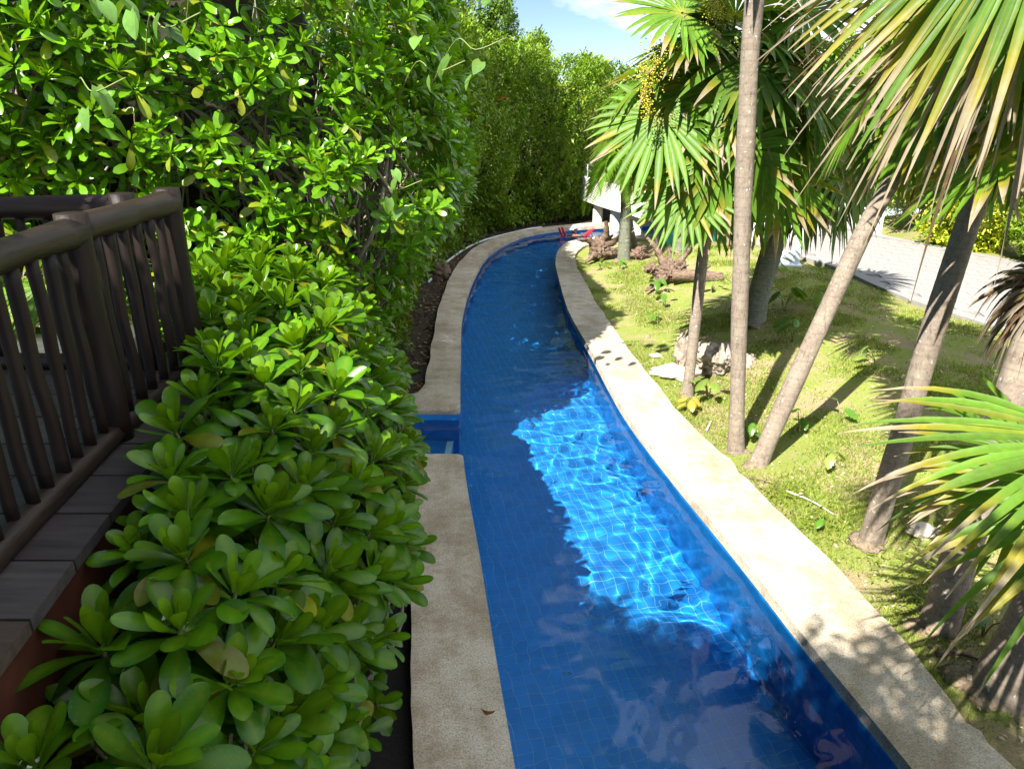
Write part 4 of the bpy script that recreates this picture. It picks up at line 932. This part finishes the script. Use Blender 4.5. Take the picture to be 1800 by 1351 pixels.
shade_tree('unseen tree behind the photographer, crown spread to shade deck and hedge', (-5.5, -3.0, 0), [(-4.6, -.2, 6.2, 1.5, 2200), (-5.4, 1.4, 6.3, 1.6, 2000), (-2.6, -1.2, 6.2, 1.35, 900), (-1.3, -2.2, 6.3, 1.2, 650), (-4.0, -1.8, 6.5, 1.6, 1500), (-3.6, .3, 5.2, 1.1, 1500), (-3.2, -.7, 5.1, 1.2, 1700), (-2.0, -1.2, 5.4, 1.1, 550), (-3.0, -.8, 5.8, 1.7, 1300), (-2.2, -3.7, 5.6, 1.8, 2400), (.2, -2.7, 5.9, 1.3, 650)], 61)
shade_tree('second unseen tree behind the photographer, crown placed to dapple the near coping', (1.5, -5.5, 0), [(-.5, -2.6, 6.6, 1.1, 480), (.6, -2.2, 6.7, 1.0, 330), (-.9, -1.2, 6.4, 1.0, 260), (1.4, -3.6, 6.7, 1.2, 800)], 62)

# ------------------------------------------------------------------ lawn things
def on(x, y, dz=0): return (x, y, gh(x, y)+dz)
b_ = empty('boulder', on(3.0, 10.05)); tag(b_, 'grey holed limestone boulder on the lawn behind the slim palm', 'boulder')
blob('rock', (.05, 0, .2), (.42, .3, .26), M_rock, 1, .4, 1.8, 5, b_); blob('rock', (-.35, .35, .22), (.17, .15, .3), M_rock, 2, .5, 2.2, 4, b_); blob('rock', (.45, .05, .12), (.2, .2, .16), M_rock, 3, .4, 2, 4, b_)
tag(blob('stone_slab', on(2.55, 10.15, .02), (.42, .32, .05), M_pale, 4, .35, 2), 'flat patch of pale crushed limestone left of the holed boulder', 'stone')
tag(blob('stone', on(3.75, 5.62, .03), (.14, .1, .07), M_pale, 5, .3), 'white stone beside the foot of the thick leaning palm', 'stone')
tag(blob('stone', on(2.0+.32, 10.9, .02), (.1, .07, .04), M_pale, 6, .3), 'small white stone by the lawn edge of the curved coping', 'stone')
def stump(label, x, y, roots, seed, S=1.):
    r_ = np.random.RandomState(seed); t_ = empty('driftwood_stump', on(x, y)); tag(t_, label, 'driftwood')
    for q in range(3): blob('burl', tuple(r_.normal(0, .13, 2)*S)+(.2*S+.1*q*S,), (.13*S, .11*S, .12*S), M_drift, seed+q+20, .6, 2.6, 4, t_)
    blob('stump_body', (0, 0, .22*S), (.24*S, .2*S, .22*S), M_drift, seed, .55, 2.2, 5, t_)
    for k, (a, e, L, r0) in enumerate(roots):
        a, e = R(a), R(e); d = np.array([math.cos(e)*math.cos(a), math.cos(e)*math.sin(a), math.sin(e)]); p_ = [np.array([0, 0, .22*S])]
        for q in range(4): d = norm(d+r_.normal(0, .28, 3)); p_.append(p_[-1]+d*L*S/4)
        P_ = catmull(p_, 5); V_, F_ = tube(P_, np.linspace(r0*S, r0*S*.28, len(P_)), 10, lambda i, a_: .2*np.sin(a_*3+i*.5+seed)+.14*np.sin(a_*5-i*.8)+.12*math.sin(i*1.3+k))
        build('root', V_, F_, M_drift, t_)
stump('brown driftwood stump with upturned roots on the inner pool bend', 2.28, 18.6, [(180, 25, .75, .1), (100, 70, .7, .13), (20, 60, .75, .12), (230, -25, .6, .1), (-20, 15, .8, .1), (60, 30, .5, .08)], 71, 1.15)
stump('gnarled driftwood root clump with a raised fork in the middle of the far lawn', 3.3, 15.1, [(100, 75, .85, .1), (80, 50, .6, .09), (175, 20, .5, .14), (235, -28, .75, .09), (5, 15, .95, .1), (40, 28, .6, .1)], 72, 1.05)
stump('low driftwood root at the foot of the small feather palm', 3.2, 17.9, [(0, 5, .7, .08), (150, 35, .5, .09), (60, 20, .5, .08)], 74, .7)
t_ = empty('driftwood_log', on(3.85, 14.7)); tag(t_, 'weathered log lying on the lawn behind the gnarled root clump', 'log')
V_, F_ = tube(catmull([(-.5, .1, .12), (0, 0, .13), (.5, -.1, .1)], 6), [.11]*3+[.13]*6+[.1]*4, 12, lambda i, a: .1*np.sin(a*3+i*.6)+.06*np.sin(a*7)); build('trunk', V_, F_, M_drift, t_)
V_, F_ = tube(catmull([(.1, 0, .15), (.2, .15, .25), (.3, .2, .3)], 4), np.linspace(.05, .03, 9), 8); build('branch_stub', V_, F_, M_drift, t_)
# white plastic frame by the path
wx, wy = 6.0, 15.7
t_ = empty('plastic_stand', on(wx, wy)); tag(t_, 'white plastic stand with a square opening at the path edge behind the stout palm', 'stand')
for nm, c, s in (('side_panel', (-.24, 0, .36), (.14, .16, .72)), ('side_panel', (.24, 0, .36), (.14, .16, .72)), ('top_panel', (0, 0, .62), (.338, .15, .22)), ('base_panel', (0, 0, .17), (.338, .17, .3)), ('foot', (0, -.02, .02), (.72, .3, .06))):
    o = bevel_box(nm, c, s, M_plastic, t_, 0, .025)
t_.rotation_euler.z = R(-12)
# teal windbreak
t_ = empty('mesh_screen', on(4.75, 18.9)); tag(t_, 'teal mesh screen standing behind the thick ringed palm', 'screen')
u_ = np.linspace(0, 1, 20); gv = np.array([(-.7+1.5*a, .08*math.sin(a*9), zz) for zz in np.linspace(-.1, .75, 8) for a in u_]); i_ = np.arange(160).reshape(8, 20)
gv2 = gv+[0, .006, 0]; q_ = np.stack([i_[:-1, :-1], i_[:-1, 1:], i_[1:, 1:], i_[1:, :-1]], -1).reshape(-1, 4)
build('netting', np.vstack([gv, gv2]), np.vstack([q_, q_[:, ::-1]+160]), M_net, t_)
for x in (-.7, .05, .8):
    V_, F_ = tube(np.array([(x, .03, -.1), (x, .03, .82)]), .02, 8); build('stake', V_, F_, M_steel, t_)
# young philodendrons
def philo_leaf(L, W, r_, lob=6):
    ts = np.linspace(0, 1, 13); V_ = []
    for t_ in ts:
        wd = W*math.sin(math.pi*min(1, t_*.92+.08))**.7*(1-.38*abs(math.sin(t_*math.pi*lob)))
        zz = -L*.35*t_*t_; x = L*(t_-.15)
        V_ += [(x-.12*wd, -wd, zz-.25*wd), (x, 0, zz), (x-.12*wd, wd, zz-.25*wd)]
    i = np.arange(12)[:, None]*3; j = np.arange(2)[None]; return np.array(V_), np.stack([i+j, i+3+j, i+4+j, i+1+j], -1).reshape(-1, 4)
def philo(label, x, y, nl, S, seed, col=(.06, .17, .02), azs=None):
    r_ = np.random.RandomState(seed); t_ = empty('philodendron', on(x, y)); tag(t_, label, 'plant')
    for k in range(nl):
        az = azs[k] if azs and k < len(azs) else r_.uniform(0, 6.3); h_ = S*r_.uniform(.6, 1.15); rch = S*r_.uniform(.25, .6)
        tip = np.array([math.cos(az)*rch, math.sin(az)*rch, h_]); P_ = catmull([(0, 0, -.02), tip*[.35, .35, .6], tip], 4); V_, F_ = tube(P_, np.linspace(.008, .005, 9), 5)
        sm = build('stem', V_, F_, M_stem, t_); L = S*r_.uniform(.55, .8); V_, F_ = philo_leaf(L, L*.36, r_)
        c = np.array(col)*r_.uniform(.8, 1.3); V_ = V_@rotm(az, r_.uniform(-.6, .1), r_.uniform(-.3, .3)).T+tip; build('leaf', V_, F_, M_leaf, t_, True, np.broadcast_to(c, (len(V_), 3)))
PLX = 0
PL = [('young philodendron with one big torn leaf in the middle of the lawn', 4.95, 9.15, 2, .34, 81), ('small two-leaved philodendron crossed by a trunk shadow', 3.95, 7.9, 2, .26, 82),
 ('thin philodendron seedling left of the trunk shadow', 3.45, 7.85, 2, .24, 83), ('philodendron seedling in a brown soil ring in front of the thick leaning palm', 3.45, 6.9, 3, .22, 84),
 ('low leafy plant beside the coping near the foot of the thick palm', 2.95, 5.85, 3, .16, 85), ('philodendron at the foot of the slender leaning palm', 2.86, 7.75, 4, .24, 86),
 ('pale-leaved philodendron by the path under the spotted trunk', 6.15, 10.2, 3, .34, 87), ('philodendron in a soil heap at the path corner', 6.1, 12.9, 5, .3, 88),
 ('large philodendron at the foot of the stout ringed palm', 4.7, 12.0, 6, .45, 89), ('philodendron with a broad upright leaf right of the stout ringed palm', 5.3, 11.9, 3, .42, 90),
 ('dark philodendron in the palm shade left of the leaning trunk', 4.35, 10.6, 6, .34, 91), ('philodendron by the white plastic stand', 5.4, 14.6, 6, .4, 92),
 ('leafy philodendron at the base of the slim palm', 2.66, 9.0, 6, .34, 93), ('spindly philodendron in the shade patch of the far lawn', 2.95, 13.6, 4, .3, 94),
 ('small seedling between the coping and the far shade patch', 2.65, 12.5, 4, .24, 95), ('yellowish plant in front of the brown driftwood stump', 2.15, 17.3, 4, .24, 96),
 ('pale plant right of the brown driftwood stump', 2.6, 17.2, 4, .24, 97), ('plant at the left foot of the gnarled root clump', 3.0, 14.6, 5, .3, 98), ('plant with yellow flowers at the right foot of the gnarled root clump', 4.0, 14.0, 4, .26, 99)]
for (lb, x, y, nl, S, sd_) in PL: philo(lb, x, y, nl, S, sd_, (.09, .22, .025) if sd_ % 3 else (.2, .3, .06))
philo('withered yellow plant hanging over the coping at the foot of the slim palm', 2.33, 8.7, 6, .22, 101, (.5, .33, .05))
philo('broad heart-leaved plant in the palm shade by the right edge', 3.55, 4.35, 3, .28, 102, (.05, .14, .03))
# sticks, husks, stones on the near lawn
def stick(label, a, b, r0, mat=M_pale, name='stick', cat='stick'):
    pa_, pb_ = np.array(on(*a, .02)), np.array(on(*b, .02)); P_ = catmull([pa_, (pa_+pb_)/2+[.01, .02, .015], pb_], 4); V_, F_ = tube(P_-pa_, np.linspace(r0, r0*.5, 9), 6, lambda i, a_: .15*np.sin(a_*2+i)); o = build(name, V_, F_, mat); o.location = tuple(pa_); tag(o, label, cat)
stick('thin white stick on the lawn in front of the slender leaning palm', (2.85, 6.55), (3.15, 6.05), .012)
stick('short pale stick beside the withered yellow plant', (2.42, 8.1), (2.55, 8.35), .014)
stick('dry tan palm sheath on the bare patch at the right edge', (3.2, 3.95), (3.45, 3.75), .03)
stick('reddish dry sheath on the bare patch above the tan one', (3.12, 4.2), (3.38, 4.12), .022, M_drift)
stick('long thin twig lying along the lawn edge near the coping', (2.45, 6.95), (2.9, 6.55), .007, M_drift)
stick('white plastic pipe on the soil along the left bank', (-1.55, 17.6), (.5, 24.2), .03, M_plastic, 'pipe', 'pipe') if False else None
P_ = catmull([(-1.95, 16.4, .17), (-1.6, 19.4, .17), (-.9, 21.8, .18), (.4, 23.9, .17), (1.0, 24.5, .17)], 6); V_, F_ = tube(P_-P_[0], .03, 8); o = build('pipe', V_, F_, M_plastic); o.location = tuple(P_[0]); tag(o, 'white pipe lying on the soil along the far left bank', 'pipe')
o = blob('rock', (-1.75, 17.0, .25), (.3, .28, .24), M_drift, 12, .4); tag(o, 'dark rock at the hedge foot beside the white pipe', 'rock')
# curled dead leaf on the near coping
V_, F_ = leaf_grid(.12, .018, 2.2, .8, 9); o = build('dead_leaf', V_, F_, M_dead, None, True, np.broadcast_to(np.array((.16, .07, .03)), (len(V_), 3))); o.location = (-.20, 3.63, .30); o.rotation_euler = (R(70), 0, R(-60)); tag(o, 'curled brown dead leaf lying on the near coping', 'leaf')
# leaf litter on the soil strip and scattered white specks on the lawn
def litter(name, label, xy, S, mat, colf, r_, cat='litter'):
    V_, F_ = leaf_grid(1, .3, .6, .3, 4); mb = MB()
    hh = ground_h(xy[:, 0], xy[:, 1])
    for (x, y), z_ in zip(xy, hh):
        mb.add((V_*S*r_.uniform(.5, 1.3))@rotm(r_.uniform(0, 6.3), r_.uniform(-.3, .3), r_.uniform(-.5, .5)).T+[x, y, z_+.018], F_, colf(r_))
    o = mb.out(name, mat); tag(o, label, cat, kind='stuff')
r_ = np.random.RandomState(88); yy = r_.uniform(5, 23, 1500); xx = np.interp(yy, Lo[:170, 1], Lo[:170, 0])-r_.exponential(.45, 1500)-.05
litter('leaf_litter', 'brown fallen leaves on the soil strip beside the hedge', np.stack([xx, yy], -1), .09, M_dead, lambda q: np.array((.3, .19, .1))*q.uniform(.3, 1.3), r_)
xx = r_.uniform(2.2, 7.5, 4200); yy = 3.2+r_.rand(4200)**1.4*13; q_ = np.stack([xx, yy], -1); k_ = dist_to(q_, Ro) > .12; k_ &= ~inside(q_, POLY) & ~inside(q_, np.vstack([Rp, Ro[::-1]])) & ~inside(q_, pathpoly) & (ground_h(xx, yy) > .2); q_ = q_[k_]
litter('lawn_litter', 'dry leaf bits and white petals strewn over the lawn', q_, .035, M_dead, lambda q: np.array((.5, .42, .3))*q.uniform(.5, 1.5), r_)
# grass blades: dense and short, thinning out with distance
r_ = np.random.RandomState(90); nG = 320000; yy = 3.0+r_.rand(nG)**1.5*15; xx = r_.uniform(1.6, 8.5, nG); q_ = np.stack([xx, yy], -1)
k_ = (~inside(q_, np.vstack([Rp, Ro[::-1]]))) & (~inside(q_, POLY)) & (xx > np.interp(yy, Ro[:150, 1], Ro[:150, 0])) & (~inside(q_, pathpoly))
den = fbm(np.stack([xx*1.5, yy*1.5, 0*xx], -1), 4); k_ &= (r_.rand(nG) < np.clip(.5+den*2.3, .01, 1)); q_ = q_[k_]; m_ = len(q_); hh = ground_h(q_[:, 0], q_[:, 1])
L = r_.uniform(.018, .05, m_)*(1+.5*np.clip(den[k_], 0, 1)); a = r_.uniform(0, 6.28, m_); ln = r_.uniform(.2, 1.1, m_); wd = .0035+.00035*q_[:, 1]
B0 = np.stack([q_[:, 0], q_[:, 1], hh-.004], -1); dx, dy = np.cos(a), np.sin(a); tip = B0+np.stack([dx*L*ln, dy*L*ln, L], -1); sdv = np.stack([-dy, dx, 0*dx], -1)*wd[:, None]
V_ = np.stack([B0-sdv, B0+sdv, tip], 1).reshape(-1, 3); F_ = np.arange(m_*3).reshape(-1, 3)
cc = np.array((.19, .29, .038))*r_.uniform(.7, 1.4, (m_, 1)); yl = r_.rand(m_) < .3; cc[yl] = np.array((.34, .31, .09))*r_.uniform(.7, 1.2, (yl.sum(), 1))
tag(build('grass', V_, F_, M_palm, None, False, np.repeat(cc, 3, 0)), 'short patchy lawn grass around the palms', 'grass', kind='stuff')
# leafy clump of ground cover near the thick palm
r_ = np.random.RandomState(91); mb = MB()
for k in range(900):
    cx, cy, sp = [(3.55, 5.2, .28), (3.0, 6.0, .22), (3.35, 4.75, .16), (2.85, 6.5, .15)][r_.randint(4)]; x, y = cx+r_.normal(0, sp), cy+r_.normal(0, sp*.7)
    if float(np.interp(y, Ro[:150, 1], Ro[:150, 0]))+.05 > x: continue
    V_, F_ = leaf_grid(r_.uniform(.04, .08), .007, .9, .3, 4); mb.add(V_@rotm(r_.uniform(0, 6.3), r_.uniform(.2, 1.2)).T+[x, y, .21+.5*sstep((x-np.interp(y, Rp[:150, 1], Rp[:150, 0])-.6)/3.6)+.03], F_, np.array((.2, .27, .03))*r_.uniform(.7, 1.4))
o = mb.out('ground_cover', M_palm); tag(o, 'yellow-green spiky ground cover between the palm feet', 'ground cover', kind='stuff')

# ------------------------------------------------------------------ vine with big heart leaves on the thicket
vt = empty('vine', (-2.6, 6.6, 4.6)); tag(vt, 'climbing vine with large pale heart-shaped leaves on top of the thicket', 'vine'); r_ = np.random.RandomState(95); vo = np.array((-2.6, 6.6, 4.6))
def heart(L, r_):
    ts = np.linspace(0, 1, 9); V_ = []
    for t2 in ts:
        wd = L*.42*(math.sin(math.pi*min(1, t2*.85+.15))**.8)*(1-t2*.25) if t2 < 1 else .001
        V_ += [(L*(t2)-(.12*L if t2 < .05 else 0), -wd, .25*wd-L*.3*t2*t2), (L*t2, 0, -L*.3*t2*t2), (L*t2-(.12*L if t2 < .05 else 0), wd, .25*wd-L*.3*t2*t2)]
    i = np.arange(8)[:, None]*3; j = np.arange(2)[None]; return np.array(V_), np.stack([i+j, i+3+j, i+4+j, i+1+j], -1).reshape(-1, 4)
for (px_, pz, py_, n_) in [(-2.9, 4.75, 6.0, 6), (-2.65, 4.55, 6.1, 5), (-2.3, 4.85, 6.2, 3), (-.75, 4.3, 7.6, 4), (-.05, 5.05, 7.7, 6), (-.35, 4.5, 7.6, 3), (-1.2, 3.2, 7.5, 4), (-5.0, 3.4, 6.2, 5), (-4.7, 3.0, 6.2, 4), (-3.3, 4.1, 6.1, 3)]:
    c0 = np.array((px_, py_, pz)); P_ = catmull([c0+[-.5, .6, -.3], c0+[-.2, .2, .1], c0, c0+[.3, -.05, .1]], 5)-vo; V_, F_ = tube(P_, .006, 5); build('stem', V_, F_, M_stem, vt)
    for k in range(n_):
        V_, F_ = heart(r_.uniform(.13, .2), r_); cc = np.array((.13, .27, .06))*r_.uniform(.7, 1.3); rot = rotm(R(r_.uniform(-170, 0)), R(r_.uniform(-75, -10)), r_.uniform(-.6, .6))
        build('leaf', V_@rot.T+c0-vo+r_.normal(0, .13, 3), F_, M_leaf, vt, True, np.broadcast_to(cc, (len(V_), 3)))
for (x, y, z_) in [(-.15, 8.6, 4.05), (-.07, 8.6, 4.07)]:
    mbf = MB()
    for a in range(6): V_, F_ = leaf_grid(.05, .017, .4, .2, 4); mbf.add(V_@rotm(a*1.05, .5).T, F_)
    o = mbf.out('flower', M_orange, vt); o.location = tuple(np.array((x, y, z_))-vo)
# small fan palm beyond the deck, seen through the railing
fan_palm('low fan palm glimpsed between the railing poles beyond the deck', [(-3.9, 6.3, 1.7), (-3.9, 6.3, 2.1), (-3.9, 6.25, 2.4)], .06, .05, 12, .45, .5, 35, els=(70, -10), dead=0, g=.3)

# ------------------------------------------------------------------ swimmer
pe = empty('person', (1.99, 23.2, WZ)); tag(pe, 'swimmer in a pale cap floating on red foam noodles at the far pool bend', 'person')
sk = [((0, 0, -.55), .13), ((0, 0, -.28), .15), ((0, 0, -.06), .16), ((0, 0, .03), .065), ((0, -.01, .1), .075), ((0, -.015, .19), .092), ((0, -.01, .25), .06),
      ((-.17, 0, -.05), .07), ((-.36, -.08, -.06), .048), ((-.52, -.22, -.02), .038), ((-.56, -.26, -.01), .03), ((.17, 0, -.05), .07), ((.36, -.08, -.06), .048), ((.52, -.22, -.02), .038), ((.56, -.26, -.01), .03)]
ed = [(0, 1), (1, 2), (2, 3), (3, 4), (4, 5), (5, 6), (2, 7), (7, 8), (8, 9), (9, 10), (2, 11), (11, 12), (12, 13), (13, 14)]
me = bpy.data.meshes.new('body'); me.from_pydata([p for p, _ in sk], ed, []); me.materials.append(M_skin); bo = obj('body', me, pe)
md = bo.modifiers.new('skin', 'SKIN'); 
for k, (_, r0) in enumerate(sk): me.skin_vertices[0].data[k].radius = (r0, r0*.9)
me.skin_vertices[0].data[0].use_root = True
bo.modifiers.new('sub', 'SUBSURF').levels = 2; bo.modifiers['sub'].render_levels = 2
blob('nose', (-.03, -.12, .16), (.015, .025, .02), M_skin, 1, .05, 1, 2, bo)
for s_ in (-.085, .085): blob('ear', (s_, 0, .165), (.012, .02, .03), M_skin, 2, .05, 1, 2, bo)
for s_ in (-.035, .025): blob('eye', (s_, -.098, .185), (.012, .008, .009), M_core, 2, .02, 1, 2, bo)
bm = bmesh.new(); bmesh.ops.create_uvsphere(bm, u_segments=20, v_segments=12, radius=.115)
bmesh.ops.delete(bm, geom=[v for v in bm.verts if v.co.z < -.01], context='VERTS')
for f in bm.faces: f.smooth = True
me = bpy.data.meshes.new('cap'); bm.to_mesh(me); bm.free(); me.materials.append(M_cap); cp = obj('cap', me, pe, (0, -.01, .215)); cp.modifiers.new('s', 'SOLIDIFY').thickness = .006
V_ = []; 
for t2 in np.linspace(-1, 1, 9):
    for r2 in (.105, .19): V_.append((math.sin(t2*.9)*r2*.9-.02, -math.cos(t2*.9)*r2, -.005-.02*(r2 > .15)))
i_ = np.arange(8)*2; vi = build('visor', V_, np.stack([i_, i_+1, i_+3, i_+2], -1), M_cap, cp); vi.modifiers.new('s', 'SOLIDIFY').thickness = .005; vi.rotation_euler.z = R(-50)
for k, dy in enumerate((-.12, .02)):
    x0 = 1.99; q0 = -.02 if k == 0 else .06
    P_ = catmull([(-.50+k*.1, -.1, .26), (-.40+k*.1, -.05, .05), (-.2, .05, -.16), (.2, .08, -.16), (.36+k*.1, -.05, .04), (.52+k*.1, -.1, .22)], 6)+[0, dy, 0]
    V_, F_ = tube(P_, .034, 12); o = build('pool_noodle', V_, F_, M_red); o.location = (1.99, 23.2, WZ); tag(o, ['nearer red foam noodle under the swimmer', 'farther red foam noodle under the swimmer'][k], 'pool noodle')
